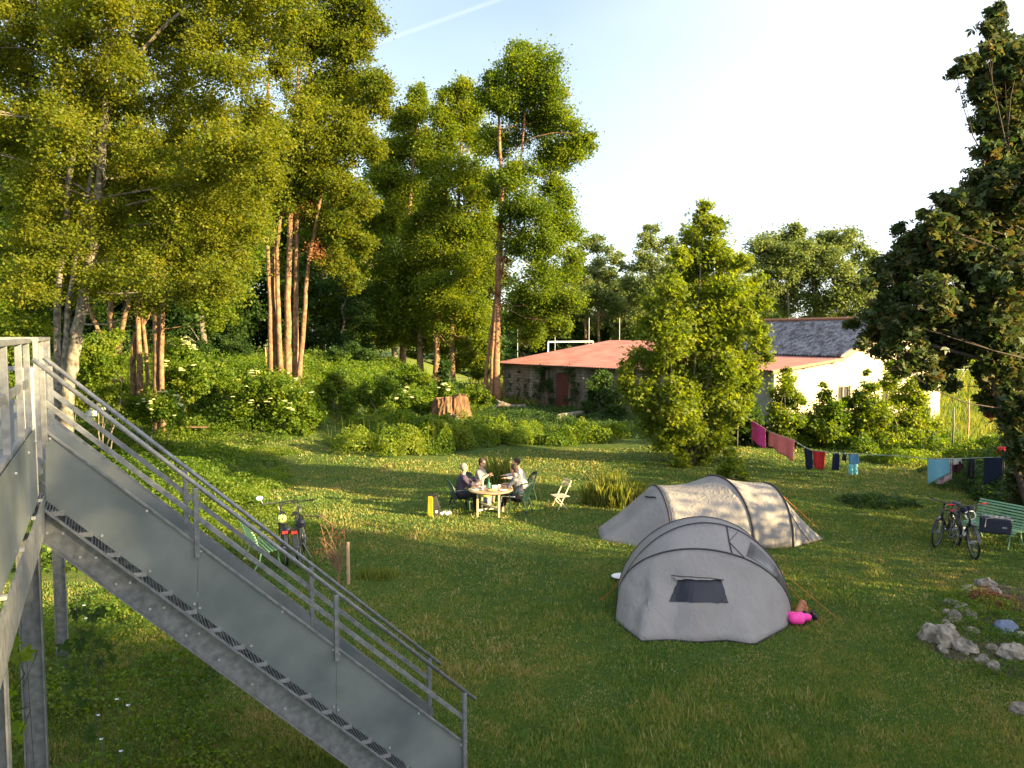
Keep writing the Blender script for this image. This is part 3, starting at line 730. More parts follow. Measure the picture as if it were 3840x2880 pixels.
# ---- sports field beyond
def goal():
    root = empty('goal_frame', (G(590, 372).x, 92, 0), 'white goal frame standing on the field beyond the barn roof', 'football goal')
    a = D(548, 342, 92); b = D(593, 341.6, 97); a.z = b.z = a.z
    for p in (a, b):
        mb = MB(); mb.tube([(p.x, p.y, 0), (p.x, p.y, a.z)], .09, 8); mb.build('post', M['goal'], root)
    mb = MB(); mb.tube([a, b], .09, 8); mb.build('crossbar', M['goal'], root)
goal()
# tall ball-stop fence: posts + net wires
def stopfence():
    root = empty('ball_fence', (6, 104, 0), 'tall ball-stop fence of grey posts behind the white goal', 'fence')
    for px in (517.5, 555, 589, 619.5):
        p = D(px, 318, 104); mb = MB(); mb.tube([(p.x, 104, -.1), (p.x, 104, p.z)], .07, 6); mb.build('post', M['galv'], root)
stopfence()
# low field rail at right and behind the trunks
def fieldrail(name, label, pts, px, d, top, railz, m, r=.05):
    root = empty(name, (D(px[0], 350, d).x, d, 0), label, 'fence')
    for x in px:
        p = D(x, 350, d); mb = MB(); mb.tube([(p.x, d, -.1), (p.x, d, top)], r, 6); mb.build('post', m, root)
    for z in railz:
        mb = MB(); a = D(px[0], 350, d); b = D(px[-1], 350, d); mb.tube([(a.x, d, z), (b.x, d, z)], r*.6, 6); mb.build('rail', m, root)
fieldrail('field_rail', 'low white rail along the field seen below the dark tree', None, [880+i*12 for i in range(14)], 88, .9, (.85,), M['goal'])
fieldrail('field_rail', 'long pale rail fence between the trunks left of the tall ivy-clad tree', None, [355+i*9.5 for i in range(17)], 66, 1.25, (1.2, .7), M['fencepost'], .045)
# wire garden fence at the right, green and wooden stakes
for px, py, h, mm, lb in ((952, 455, 2.0, 'fencepost', 'slim dark green fence stake beside the tall grass'), (967, 452, 2.3, 'stake', 'thin pale wooden pole right of the green stake'), (1006, 445, 1.7, 'stake', 'short wooden pole behind the red cloth'),
                          (771, 446, 1.9, 'bark', 'thin brown stake before the farmhouse corner'), (832, 440, 1.3, 'fencepost', 'short stake before the farmhouse wall'), (266, 372, 1.6, 'stake', 'thin pale stake left of the six-stemmed tree')):
    p = T(px, py); mb = MB(); mb.tube([(p.x, p.y, p.z-.15), (p.x+.02, p.y, p.z+h*.6), (p.x-.01, p.y, p.z+h)], .035, 6)
    tag(mb.build('fence_stake', M[mm], None, org=(p.x, p.y, p.z), smooth=True), lb, 'stake')

# ================================================================== TREES
def jitblobs(rows, seed, j=7):
    rng = random.Random(seed); return [(x+rng.uniform(-j, j), y+rng.uniform(-j, j), r*rng.uniform(.85, 1.15)) for x, y, r in rows]
# A: near leaning trees at the left with a broad yellow-green crown
rowsA = []
for y in range(-60, 300, 34):
    for x in range(-40, 300, 36):
        lim = 285 if y < 190 else 262
        if x > lim-8: continue
        if x < 28 and 150 < y < 300: continue
        if y > 225 and x > 235: continue
        rowsA.append((x, y, 27))
rowsA += [(292, 10, 24), (288, 60, 22), (296, 100, 18), (282, 140, 20), (270, 180, 20), (180, 292, 18), (215, 290, 15), (140, 300, 14), (100, 285, 18), (60, 262, 16), (228, 262, 22), (250, 232, 18)]
tree('poplar_tree', 'big leaning grey-barked tree behind the stair top with a wide yellow-green crown', 'tree', 25, (74, 500),
     [([(60, 500), (66, 420), (70, 376), (76, 341), (83, 305), (93, 250), (100, 180), (105, 110), (108, 50), (112, -30)], 7, 3), ([(57, 500), (57, 400), (57, 307), (64, 230), (74, 150), (70, 90), (52, 30)], 4.2, 1.8), ([(62, 500), (65, 365), (68, 307), (80, 240), (100, 130), (125, 70), (160, 30), (190, 5)], 3.2, 1.4)],
     jitblobs(rowsA, 1), 230000, .092, LM['yellow'], M['barkpale'], 101, tw=5, ncl=46, rc=.26, jit=1.4, shell=.05)
# B: cluster of warm lit stems behind it
rowsB = [(x+(y//40 % 2)*14, y, 24) for y in range(150, 300, 38) for x in range(60, 245, 34)]
tree('coppiced_tree', 'clump of orange-lit curving stems at the left edge of the clearing', 'tree', 38, (128, 398),
     [([(117, 400), (116, 370), (112, 330), (111, 300), (106, 240)], 4.0, 2.2), ([(121, 400), (119, 350), (124, 320), (130, 295), (138, 250)], 2.9, 1.6), ([(112, 399), (104, 345), (96, 325), (86, 300), (78, 270)], 2.5, 1.5),
      ([(133, 397), (133, 360), (136, 335), (148, 316), (158, 290)], 3.2, 1.5), ([(140, 397), (139, 350), (138, 310), (134, 250)], 3.2, 1.6), ([(149, 396), (146, 350), (142, 315), (140, 260)], 2.1, 1.3)],
     jitblobs(rowsB, 2), 26000, .15, LM['mid'], M['barkwarm'], 103, tw=1, ncl=14, rc=.36, jit=1.2)
tree('slender_tree', 'straight double-stemmed orange-lit tree right of the curving stems', 'tree', 34, (158, 408),
     [([(158, 408), (157, 360), (156, 300), (158, 220), (160, 150)], 4.2, 2), ([(162, 405), (161, 360), (163, 300), (168, 230)], 3.0, 1.5)],
     jitblobs([(150, 230, 24), (185, 250, 26), (170, 200, 26), (205, 220, 24), (190, 290, 20), (225, 285, 20), (160, 270, 18), (215, 180, 26), (240, 250, 20), (140, 170, 24), (215, 310, 16)], 3), 16000, .14, LM['mid'], M['barkwarm'], 105, tw=2, ncl=14, rc=.34)
# C: six straight stems
rowsC = [(300, -25, 32), (340, -10, 32), (362, 18, 18), (330, 35, 28), (355, 52, 20), (372, 82, 15), (300, 40, 28), (345, 88, 26), (378, 110, 12), (312, 95, 26), (345, 130, 26), (370, 150, 14), (300, 140, 24), (330, 172, 24), (300, 195, 22), (352, 190, 20), (368, 205, 14), (275, 160, 20), (282, 200, 16), (318, 215, 16), (340, 225, 18), (360, 240, 16), (340, 262, 14), (352, 285, 12)]
tree('six_stemmed_tree', 'tall tree of six straight orange-lit stems standing on the bank', 'tree', 42, (287, 372),
     [([(271, 372), (270, 300), (267, 240), (264, 190), (270, 60)], 2.8, 1.2), ([(276, 372), (275, 300), (273, 240), (278, 120)], 3.0, 1.4), ([(281, 374), (278, 310), (277, 250), (285, 160)], 2.8, 1.4), ([(288, 376), (288, 300), (290, 220), (298, 90), (300, 0)], 3.6, 1.4),
      ([(295, 378), (296, 300), (296, 230), (305, 120), (315, 10)], 3.0, 1.3), ([(298, 380), (304, 320), (308, 265), (320, 200), (330, 120)], 2.6, 1.1)],
     jitblobs(rowsC, 4, 4), 115000, .135, LM['yellow'], M['barkwarm'], 107, tw=5, ncl=34, rc=.27, shell=.15, extra=[(300, 205, 12), (317, 250, 9), (290, 215, 9)], tshift=-.12)
# D: dense trees in the middle
tree('tall_poplar', 'dense green poplar with a narrow notched top left of centre', 'tree', 66, (403, 372),
     [([(403, 372), (403, 330), (408, 220), (418, 110)], 3.6, 1.2)],
     jitblobs([(417, 92, 8), (415, 108, 11), (404, 122, 11), (395, 150, 18), (420, 150, 18), (385, 180, 15), (410, 190, 22), (388, 220, 18), (415, 235, 20), (390, 265, 20), (412, 280, 20), (380, 300, 18), (405, 315, 20), (385, 335, 12), (372, 250, 15), (372, 320, 14)], 5, 3), 75000, .19, LM['mid'], M['barkwarm'], 111, ncl=32, shell=.2, rc=.30, tshift=.1)
tree('tall_poplar', 'broad green poplar with a domed top between the notched one and the ivy-clad tree', 'tree', 62, (436, 380),
     [([(436, 380), (437, 330), (445, 200), (455, 100)], 3.4, 1.2), ([(453, 376), (452, 320), (458, 220), (462, 130)], 2.6, 1)],
     jitblobs([(448, 92, 10), (462, 92, 11), (440, 112, 13), (468, 112, 15), (450, 135, 18), (478, 140, 16), (432, 160, 16), (460, 175, 22), (482, 185, 16), (436, 205, 20), (465, 220, 22), (445, 250, 22), (475, 265, 20), (438, 290, 20), (465, 300, 22), (440, 325, 16), (478, 320, 16), (460, 340, 13), (485, 345, 12), (488, 230, 12), (470, 362, 10), (488, 365, 9), (455, 366, 8), (478, 375, 6)], 6, 3), 90000, .175, LM['mid'], M['barkwarm'], 113, ncl=32, shell=.2, rc=.30, tshift=.15)
tree('tall_poplar', 'thin-stemmed poplar whose lit trunk shows just left of the ivy-wrapped stub', 'tree', 64, (420, 375),
     [([(420, 375), (420, 330), (422, 260), (425, 200)], 3.4, 1.2)],
     jitblobs([(425, 300, 16), (420, 330, 12), (430, 345, 9), (410, 345, 10), (424, 260, 16), (426, 215, 14), (445, 350, 8)], 7, 3), 9000, .22, LM['yellow'], M['barkwarm'], 115, ncl=14, tshift=-.1)
# E: tall ivy tree
rowsE = [(523, 55, 11), (540, 68, 13), (512, 68, 10), (500, 82, 9), (492, 78, 6), (532, 88, 14), (488, 95, 9), (508, 104, 14), (548, 95, 12), (556, 116, 12), (532, 125, 16), (572, 140, 13), (590, 137, 5), (584, 148, 7), (563, 158, 10), (498, 140, 13), (548, 160, 12), (518, 176, 14), (552, 188, 11), (566, 202, 9), (499, 190, 10), (532, 208, 16), (556, 222, 12), (572, 232, 9), (546, 245, 14), (518, 238, 12), (540, 272, 14), (562, 278, 12), (574, 258, 8), (526, 300, 12), (548, 305, 12), (570, 300, 9), (516, 318, 8), (560, 325, 9), (510, 212, 9), (535, 335, 9)]
tree('ivy_clad_tree', 'tallest tree in the middle with a reddish ivy-clad trunk beside the barn', 'tree', 54, (494, 403),
     [([(496, 403), (497, 350), (498, 300), (499, 250), (502, 190), (499, 130), (498, 85)], 3.8, 1.0), ([(491, 403), (492, 360), (496, 300), (508, 240), (520, 170), (527, 90), (530, 60)], 1.7, .6), ([(483, 400), (486, 370), (494, 310), (500, 260)], 2.2, 1)],
     [(x, y, q*1.32) for x, y, q in rowsE], 90000, .16, LM['mid'], M['ivybark'], 117, ncl=26, rc=.36, jit=.8, tw=5, shell=.15, extra=[(500, 240, 7), (499, 258, 8), (503, 275, 7), (496, 292, 6), (498, 225, 5), (508, 262, 5)], tshift=-.05)
# F: pale distant trees
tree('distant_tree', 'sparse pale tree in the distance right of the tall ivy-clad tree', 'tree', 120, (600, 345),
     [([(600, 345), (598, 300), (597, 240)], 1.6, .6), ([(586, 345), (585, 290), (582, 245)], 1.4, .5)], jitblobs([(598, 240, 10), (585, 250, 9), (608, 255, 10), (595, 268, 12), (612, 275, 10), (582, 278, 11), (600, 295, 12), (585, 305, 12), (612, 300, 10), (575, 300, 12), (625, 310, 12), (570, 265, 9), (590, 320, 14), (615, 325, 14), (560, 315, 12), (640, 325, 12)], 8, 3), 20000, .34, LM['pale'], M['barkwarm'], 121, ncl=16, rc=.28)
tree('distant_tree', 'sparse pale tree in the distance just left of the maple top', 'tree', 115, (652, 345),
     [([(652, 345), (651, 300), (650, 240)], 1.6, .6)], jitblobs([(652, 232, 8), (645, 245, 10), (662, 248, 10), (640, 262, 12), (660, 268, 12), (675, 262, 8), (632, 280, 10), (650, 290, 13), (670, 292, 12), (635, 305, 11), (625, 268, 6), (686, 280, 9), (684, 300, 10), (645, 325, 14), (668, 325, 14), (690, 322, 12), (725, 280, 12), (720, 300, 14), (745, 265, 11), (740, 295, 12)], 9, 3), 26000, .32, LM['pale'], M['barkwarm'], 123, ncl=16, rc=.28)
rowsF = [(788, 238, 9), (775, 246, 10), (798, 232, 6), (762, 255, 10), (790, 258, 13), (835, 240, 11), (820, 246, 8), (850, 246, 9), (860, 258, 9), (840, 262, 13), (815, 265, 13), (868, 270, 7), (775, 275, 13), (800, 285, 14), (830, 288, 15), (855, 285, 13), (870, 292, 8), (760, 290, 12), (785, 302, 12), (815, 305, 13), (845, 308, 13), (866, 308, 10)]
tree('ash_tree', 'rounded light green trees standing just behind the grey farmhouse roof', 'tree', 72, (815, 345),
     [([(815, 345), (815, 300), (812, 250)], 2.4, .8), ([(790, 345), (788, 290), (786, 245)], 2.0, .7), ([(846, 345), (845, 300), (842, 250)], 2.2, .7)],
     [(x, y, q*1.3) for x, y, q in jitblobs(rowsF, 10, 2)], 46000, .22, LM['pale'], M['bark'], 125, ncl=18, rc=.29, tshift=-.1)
# G: young maple in front of the barn
rowsG = [(705, 205, 5), (701, 218, 7), (712, 228, 9), (694, 236, 10), (680, 256, 9), (710, 250, 13), (690, 268, 14), (724, 262, 12), (742, 262, 7), (672, 288, 11), (700, 290, 16), (728, 290, 14), (750, 288, 8), (760, 278, 5), (655, 305, 8), (680, 312, 15), (712, 315, 17), (742, 312, 12), (765, 302, 6), (648, 330, 10), (672, 338, 15), (702, 342, 17), (733, 338, 13), (758, 330, 8), (640, 358, 10), (664, 366, 14), (695, 370, 17), (726, 368, 14), (748, 362, 9), (628, 385, 8), (650, 392, 12), (680, 398, 16), (712, 398, 15), (736, 392, 8), (660, 415, 10), (686, 425, 14), (712, 424, 12), (676, 444, 8), (700, 446, 10), (642, 410, 7), (722, 440, 7), (766, 358, 5), (650, 425, 9), (668, 440, 11), (690, 452, 11), (712, 446, 10), (636, 398, 8), (735, 415, 9), (748, 380, 9), (625, 368, 6), (760, 345, 7), (742, 400, 8), (682, 460, 7), (702, 460, 6)]
tree('young_maple', 'young maple with foliage down to the lawn in front of the barn', 'tree', 29.5, (692, 463),
     [([(692, 463), (692, 430), (694, 380), (697, 320), (701, 260), (704, 212)], 1.8, .5), ([(693, 455), (705, 400), (715, 330), (724, 270)], 1.5, .5), ([(691, 455), (675, 400), (668, 340), (672, 290)], 1.4, .5)],
     [(x, y, q*1.2) for x, y, q in rowsG], 46000, .135, LM['young'], M['bark'], 127, ncl=30, rc=.38, jit=.8, tw=4, shell=.1, tshift=-.02, lobes=True)
# H: large dark maple at the right
rowsH = [(996, 14, 5), (992, 28, 6), (1000, 42, 8), (988, 52, 6), (968, 64, 6), (978, 74, 8), (1006, 68, 13), (1030, 60, 14), (984, 92, 10), (1010, 100, 16), (1036, 100, 18), (996, 122, 12), (1020, 140, 18), (988, 150, 8), (1002, 166, 12), (1030, 178, 20), (985, 188, 12), (960, 200, 8), (950, 204, 6), (1005, 205, 17), (970, 222, 13), (940, 224, 9), (925, 232, 7), (990, 240, 18), (1030, 235, 20), (950, 245, 15), (912, 242, 9), (930, 264, 15), (900, 262, 9), (970, 268, 17), (1010, 275, 20), (1040, 290, 20), (884, 278, 7), (905, 288, 13), (935, 300, 16), (965, 308, 16), (1000, 312, 18), (885, 304, 9), (874, 316, 6), (905, 324, 13), (876, 332, 8), (935, 334, 13), (965, 338, 12), (1028, 325, 20), (892, 345, 8), (1000, 345, 14), (915, 360, 10), (938, 362, 10), (902, 370, 6), (958, 356, 8), (930, 382, 7), (985, 372, 8), (1008, 378, 13), (1030, 372, 16), (950, 384, 5), (1000, 402, 10), (1022, 410, 14), (985, 400, 5), (1020, 432, 10), (880, 352, 6), (1026, 455, 12), (1020, 478, 9), (1030, 495, 12), (1018, 60, 12), (1012, 85, 12), (1022, 125, 14), (1012, 160, 12), (1018, 205, 14), (1002, 225, 12), (1016, 250, 14), (1008, 300, 14), (1005, 185, 10), (956, 72, 4), (1000, 6, 3), (938, 198, 4), (899, 228, 4), (868, 284, 4), (853, 324, 4), (926, 214, 4), (878, 264, 4), (975, 90, 5), (965, 210, 5), (978, 178, 5), (862, 345, 4)]
tree('dark_maple', 'large dark maple overhanging the right edge of the picture', 'tree', 18.5, (1030, 540),
     [([(1062, 545), (1054, 460), (1044, 390), (1038, 300), (1032, 215)], 8, 3), ([(1044, 400), (990, 330), (950, 270), (915, 250)], 3.5, .8), ([(1046, 420), (985, 360), (930, 345), (885, 335)], 3, .7)],
     [(x, y, q*1.16) for x, y, q in rowsH], 52000, .17, LM['maple'], M['barkdark'], 131, ncl=26, rc=.42, jit=1.0, tw=3, lobes=True, shell=.1)

# bushes, hedge saplings
def bush(name, label, px, py, d, blobs, n, leaf, lm, seed, cat='bush', flowers=None, group=None, **k):
    rng = np.random.default_rng(seed); p = D(px, py, d); root = empty(name, (p.x, p.y, ztf(p.x, p.y)), label, cat, group)
    blobs = [(x, y, q*(1.12 if cat == 'sapling' else 1.1)) for x, y, q in blobs]; B = pxblobs(blobs, d, rng, .7)
    B = [(x, y, max(z, ztf(x, y)+r*.5), r) for x, y, z, r in B]
    crown('foliage', B, n, leaf, lm, root, seed, **k)
    mb = MB(); b0 = Vector((p.x, p.y, ztf(p.x, p.y)-.1))
    for x, y, z, r in B: mb.tube(bend(b0+Vector(rng.normal(size=3)*.08*Vector((1, 1, 0)).length), Vector((x, y, z)), rng, .1), [.035*d/30, .03*d/30, .024*d/30, .018*d/30, .012*d/30, .006*d/30], 5)
    mb.build('stem', M['bark'], root, smooth=True)
    if flowers:
        nf, sz = flowers; MBf = MB()
        P, _ = crown_points(B, nf*6, rng, shell=.95, ncl=20, rc=.12)
        P = P[np.argsort(-P[:, 2]+.45*P[:, 1])][:nf*2]; P = P[rng.permutation(len(P))[:nf]]
        for q in P:
            MBf.lathe(Vector(q)+Vector((0, -.1, .05)), [(sz*.3, -.02), (sz, .0), (sz*.7, .03)], 7)
        MBf.build('blossom', M['umbel'], root)
    return root
bush('elder_bush', 'elder bush full of cream flower heads at the lawn edge below the six-stemmed tree', 268, 437, 35,
     [(268, 400, 20), (250, 405, 16), (290, 400, 18), (305, 415, 14), (275, 425, 14), (240, 420, 10), (300, 430, 9), (262, 385, 12), (285, 385, 10), (318, 405, 8), (268, 433, 6)], 15000, .13, LM['weed'], 201, flowers=(70, .12), tshift=-.02)
bush('elder_bush', 'elder bush with a few cream flower heads beside the orange-lit stems', 182, 395, 36,
     [(180, 360, 16), (172, 378, 14), (195, 375, 14), (188, 390, 10), (168, 395, 9)], 8000, .13, LM['weed'], 203, flowers=(50, .11))
bush('elder_bush', 'elder bush with cream flower heads just left of the big stump', 440, 405, 42,
     [(430, 398, 12), (410, 402, 12), (445, 394, 8), (395, 405, 10), (425, 410, 10)], 7000, .14, LM['weed'], 205, flowers=(50, .12))
bush('elder_bush', 'low flowering elder in front of the orange-lit stems', 155, 420, 31,
     [(150, 412, 12), (165, 405, 12), (135, 408, 10), (175, 420, 9)], 6000, .12, LM['weed'], 206, flowers=(44, .09))
bush('leafy_bush', 'bright leafy bush seen between the leaning trunks and the orange stems', 100, 405, 31,
     [(95, 350, 14), (105, 365, 16), (88, 372, 14), (100, 388, 14), (112, 340, 9), (80, 395, 12), (115, 392, 9)], 11000, .12, LM['weed'], 207, tshift=.15)
bush('leafy_bush', 'bright green bush behind the landing rails at the far left', 12, 420, 26,
     [(10, 290, 22), (30, 310, 16), (-5, 330, 24), (22, 335, 18), (5, 365, 24), (40, 335, 10), (28, 372, 16), (-10, 270, 16), (20, 400, 16)], 12000, .12, LM['weed'], 209, tshift=.15)
bush('leafy_bush', 'dark rounded shrub on the bank right of the flowering elder', 380, 408, 38,
     [(365, 392, 10), (385, 388, 12), (350, 400, 10), (375, 404, 10)], 5000, .12, LM['weed'], 211, tshift=-.1)
hd = 33.5
hedge = [('short conical sapling at the farmhouse corner', [(746, 398, 7), (745, 415, 11), (738, 432, 11), (756, 430, 11)], 'deep'),
         ('tall conical sapling before the farmhouse corner', [(786, 372, 4), (787, 385, 8), (782, 400, 11), (794, 400, 8), (784, 420, 14), (800, 425, 10), (778, 437, 10)], 'mid'),
         ('slim dark sapling left of the first farmhouse window', [(824, 385, 3), (824, 398, 6), (820, 412, 9), (832, 408, 6), (812, 428, 13), (826, 430, 10)], 'mid'),
         ('bright rounded sapling under the first farmhouse window', [(846, 402, 5), (838, 418, 12), (850, 428, 12), (840, 438, 8)], 'weed'),
         ('pointed sapling between the two farmhouse windows', [(868, 372, 3), (869, 388, 6), (866, 402, 9), (874, 412, 10), (862, 425, 13), (878, 435, 10)], 'mid'),
         ('leafy sapling reaching over the second farmhouse window', [(893, 366, 6), (889, 382, 8), (897, 395, 10), (888, 410, 12), (902, 420, 13), (890, 436, 12)], 'young'),
         ('bushy sapling at the right end of the farmhouse', [(915, 385, 6), (912, 400, 9), (922, 408, 8), (916, 422, 13), (930, 430, 11), (912, 440, 9)], 'young')]
for i, (lb, bl, lm) in enumerate(hedge):
    bush('hedge_sapling', lb, bl[-1][0], 446, hd, bl, 8200, .12, LM[lm], 220+i, cat='sapling', group='saplings of the hedge before the farmhouse', ncl=12, rc=.34)
bush('lawn_shrub', 'small yellow-green shrub on the lawn right of the maple foot', 738, 478, 26.5, [(730, 455, 6), (736, 466, 8), (724, 470, 7), (742, 474, 6)], 2200, .09, LM['young'], 240)
bush('ivy_shrub', 'dark leafy shrub against the barn wall left of the maple', 603, 410, 45, [(602, 378, 8), (598, 392, 10), (610, 400, 9), (618, 408, 9), (590, 405, 6)], 5000, .14, LM['deep'], 242, tshift=.2)
bush('field_bush', 'bright bush lit by the sun behind the farmhouse end', 948, 372, 60, [(940, 352, 7), (955, 348, 8), (970, 352, 8), (962, 360, 8), (945, 362, 7)], 4000, .2, LM['weed'], 243, tshift=.3)
bush('copper_shrub', 'reddish-brown shrub under the dark maple at the right edge', 1015, 425, 22, [(1000, 408, 8), (1012, 400, 9), (1020, 412, 9), (1008, 420, 7), (990, 412, 5)], 3500, .10, LM['twigleaf'], 244)

for px, py, d, bl, lm, lb in ((222, 392, 38, [(205, 388, 9), (222, 380, 11), (236, 388, 9)], 'weed', 'dark nettle-like shrub on the bank between the two flowering elders'),
        (335, 400, 38, [(325, 392, 9), (338, 385, 10), (350, 393, 8)], 'mid', 'small round shrub on the bank just right of the big flowering elder'),
        (345, 362, 52, [(335, 358, 8), (350, 352, 9), (365, 357, 8)], 'deep', 'dark shrub on the crest of the bank right of the six stems'),
        (410, 385, 46, [(395, 380, 8), (408, 374, 9), (420, 380, 7)], 'weed', 'rounded shrub at the end of the bank below the poplars'),
        (470, 402, 46, [(462, 396, 7), (474, 392, 8), (484, 398, 6)], 'mid', 'shrub between the ivy-wrapped stub and the tall ivy-clad tree'),
        (215, 350, 55, [(200, 350, 9), (220, 345, 9), (240, 350, 8)], 'deep', 'dark shrub on the far edge of the bank below the wood')):
    bush('bank_shrub', lb, px, py, d, bl, 5200, .14, LM[lm], 260+px, group='shrubs on the bank')

# woodland behind
def wood_proto(seed, h, lm, n, cat='tree', low=False):
    rng = np.random.default_rng(seed); root = empty('woodland_tree', (0, 0, 0)); B = []
    for i in range(30):
        t = rng.uniform(.06 if low else .2, 1); rr = h*.27*math.sin(math.pi*min(1, max(.1, .15+.8*t)))**.6*(1 if t < .85 else .6)
        a = rng.uniform(0, 6.28); q = rr*rng.random()**.5; B.append((q*math.cos(a), q*math.sin(a), h*t, h*rng.uniform(.075, .12)))
    mb = MB(); path = [Vector((rng.normal()*.1*i, rng.normal()*.1*i, -.3+h*.95*i/8)) for i in range(9)]
    mb.tube(path, [.3-.03*i for i in range(9)], 7); limbs(mb, path, B, rng, .3, .1, 1)
    mb.build('trunk', M['bark'], root, smooth=True); crown('crown', B, n, .30, LM[lm], root, seed+1, ncl=16, rc=.34)
    return root
protos = [wood_proto(301, 17, 'deep', 12000), wood_proto(311, 15, 'mid', 12000, low=True), wood_proto(321, 13, 'deep', 11000, low=True)]
labs = ['tall dark broadleaf tree in the wood behind the bank', 'mid green broadleaf tree in the wood behind the bank', 'lower bushy dark tree in the wood behind the bank']
used = [False]*3; rngw = random.Random(5); seenl = {}
def wlabel(px, d, k):
    kind = ('tall dark broadleaf', 'mid green broadleaf', 'low bushy dark')[k]
    row = 'in the front row of the wood' if d < 60 else 'in the middle of the wood' if d < 76 else 'at the back of the wood'
    for lim, w_ in ((-30, 'outside the left picture edge'), (20, 'right behind the landing rail'), (50, 'left of the leaning grey trunks'), (90, 'behind the leaning grey trunks'), (135, 'behind the curving orange stems'), (172, 'behind the straight double-stemmed tree'), (212, 'above the left flowering elder'), (248, 'above the big flowering elder'), (290, 'behind the six-stemmed tree'), (335, 'just right of the six-stemmed tree'), (375, 'left of the notched poplar'), (420, 'behind the notched poplar'), (460, 'behind the domed poplar'), (999, 'left of the ivy-clad tree')):
        if px < lim: break
    lb = kind.replace('broadleaf', 'leafy')+' tree '+row.replace('in the front row of', 'fronting').replace('in the middle of', 'inside').replace('at the back of', 'deep in')+' '+w_
    while lb in seenl: lb = lb.replace(' tree ', ' second tree ') if ' second ' not in lb else lb.replace('second', 'third')
    seenl[lb] = 1; return lb
spots = []
for px, d, k, s in [(-60, 50, 2, 1.0), (-10, 52, 0, 1), (35, 58, 0, 1.1), (80, 66, 1, 1.1), (125, 60, 0, 1.05), (165, 70, 1, 1.2), (205, 58, 0, .95), (245, 66, 2, 1.2), (285, 74, 0, 1.25), (330, 68, 1, 1.05), (365, 74, 2, 1.15), (395, 84, 0, 1.2), (440, 88, 1, 1.3), (480, 84, 2, 1.3), (100, 84, 0, 1.4), (180, 86, 1, 1.45), (250, 90, 0, 1.45), (320, 92, 0, 1.4), (20, 80, 1, 1.4), (-70, 70, 0, 1.3), (60, 54, 2, .75), (150, 55, 2, .7), (225, 60, 2, .7), (300, 62, 2, .62), (345, 62, 2, .6), (0, 50, 2, .7)]:
    p = D(px, 340, d); spots.append((p.x, p.y, k, s, wlabel(px, d, k)))
for x, y, k, s, lb in spots:
    z = ztf(x, y)-.05
    if not used[k]:
        used[k] = True; o = protos[k]; o.location = (x, y, z); o.scale = (s,)*3; tag(o, lb, 'tree', 'woodland trees behind the bank')
    else: copy_thing(protos[k], (x, y, z), rngw.uniform(0, 6.28), lb, s)
# field hedge behind the goal and right of it
hp = wood_proto(331, 6.5, 'deep', 7000, low=True); hp.name = 'hedge_tree'
first = True
for i, (px, d, s) in enumerate([(500, 125, 1.0), (525, 122, 1.1), (550, 126, 1.15), (575, 122, 1.0), (600, 126, 1.2), (628, 124, 1.1), (655, 126, 1.15), (685, 124, 1.2), (715, 126, 1.2), (745, 124, 1.2), (780, 110, 1.1), (812, 108, 1.1), (845, 110, 1.1), (470, 120, 1.2), (440, 118, 1.1)]):
    p = D(px, 340, d); lb = 'low dark hedge tree across the field, '+['directly left of the goal', 'just left of the first fence post', 'behind the left goal post', 'behind the middle of the goal', 'behind the right goal post', 'right of the last fence post', 'left of the maple crown', 'behind the left half of the maple', 'behind the maple trunk', 'behind the right half of the maple', 'behind the left end of the grey roof', 'behind the middle of the grey roof', 'behind the right end of the grey roof', 'behind the ivy-clad tree', 'behind the domed poplar'][i]
    if first: o = hp; o.location = (p.x, p.y, -.1); o.scale = (s, s, s); tag(o, lb, 'tree', 'hedge trees beyond the field'); first = False
    else: copy_thing(hp, (p.x, p.y, -.1), i*1.3, lb, (s*1.3, s*1.3, s))

pp = None
for i, (px, d, h, lb) in enumerate([(528, 135, 13, 'right of the ivy-clad trunk'), (556, 140, 15, 'behind the left fence post'), (578, 132, 16, 'behind the goal'), (602, 145, 17, 'above the right goal post'), (628, 135, 16, 'right of the ball fence'), (648, 150, 18, 'left of the maple top'), (672, 138, 17, 'behind the left half of the maple'), (700, 150, 17, 'behind the maple'), (728, 138, 16, 'behind the right half of the maple'), (752, 140, 15, 'left of the grey roof'), (882, 120, 10, 'right of the grey roof'), (905, 125, 9, 'behind the dark maple edge'), (775, 135, 13, 'behind the left end of the grey roof')]):
    p = D(px, 340, d)
    lb = 'hazy pale green tree of the far row, '+lb
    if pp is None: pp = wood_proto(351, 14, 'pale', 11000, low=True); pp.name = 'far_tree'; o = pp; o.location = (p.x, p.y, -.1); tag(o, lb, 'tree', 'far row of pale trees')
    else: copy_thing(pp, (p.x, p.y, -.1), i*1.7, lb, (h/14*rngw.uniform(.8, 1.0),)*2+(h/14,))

# unseen trees, house and hedge added right of the picture for shade
def shade_tree(x, y, h, seed, lb, r=.3, n=9000):
    rng = np.random.default_rng(seed); root = empty('shade_tree', (x, y, 0), lb, 'tree'); B = []
    for i in range(26):
        t = rng.uniform(.3, 1); a = rng.uniform(0, 6.28); q = h*r*rng.random()**.5*(1.1-.5*t); B.append((x+q*math.cos(a), y+q*math.sin(a), h*t, h*.10))
    mb = MB(); path = [Vector((x, y, -.3+h*.9*i/6)) for i in range(7)]; mb.tube(path, [.28-.035*i for i in range(7)], 7); limbs(mb, path, B, rng, .28, .2, 1)
    mb.build('trunk', M['bark'], root); crown('crown', B, n, .26, LM['mid'], root, seed, ncl=12, rc=.36)
shade_tree(26, -6, 13.6, 401, 'broad unseen shade tree right of the garden, outside the picture, nearest the camera', n=4500)
shade_tree(31, 0.0, 11.5, 402, 'broad unseen shade tree right of the garden, outside the picture, middle of three')
shade_tree(36, -12, 16.5, 403, 'broad unseen shade tree right of the garden, outside the picture, farthest out')
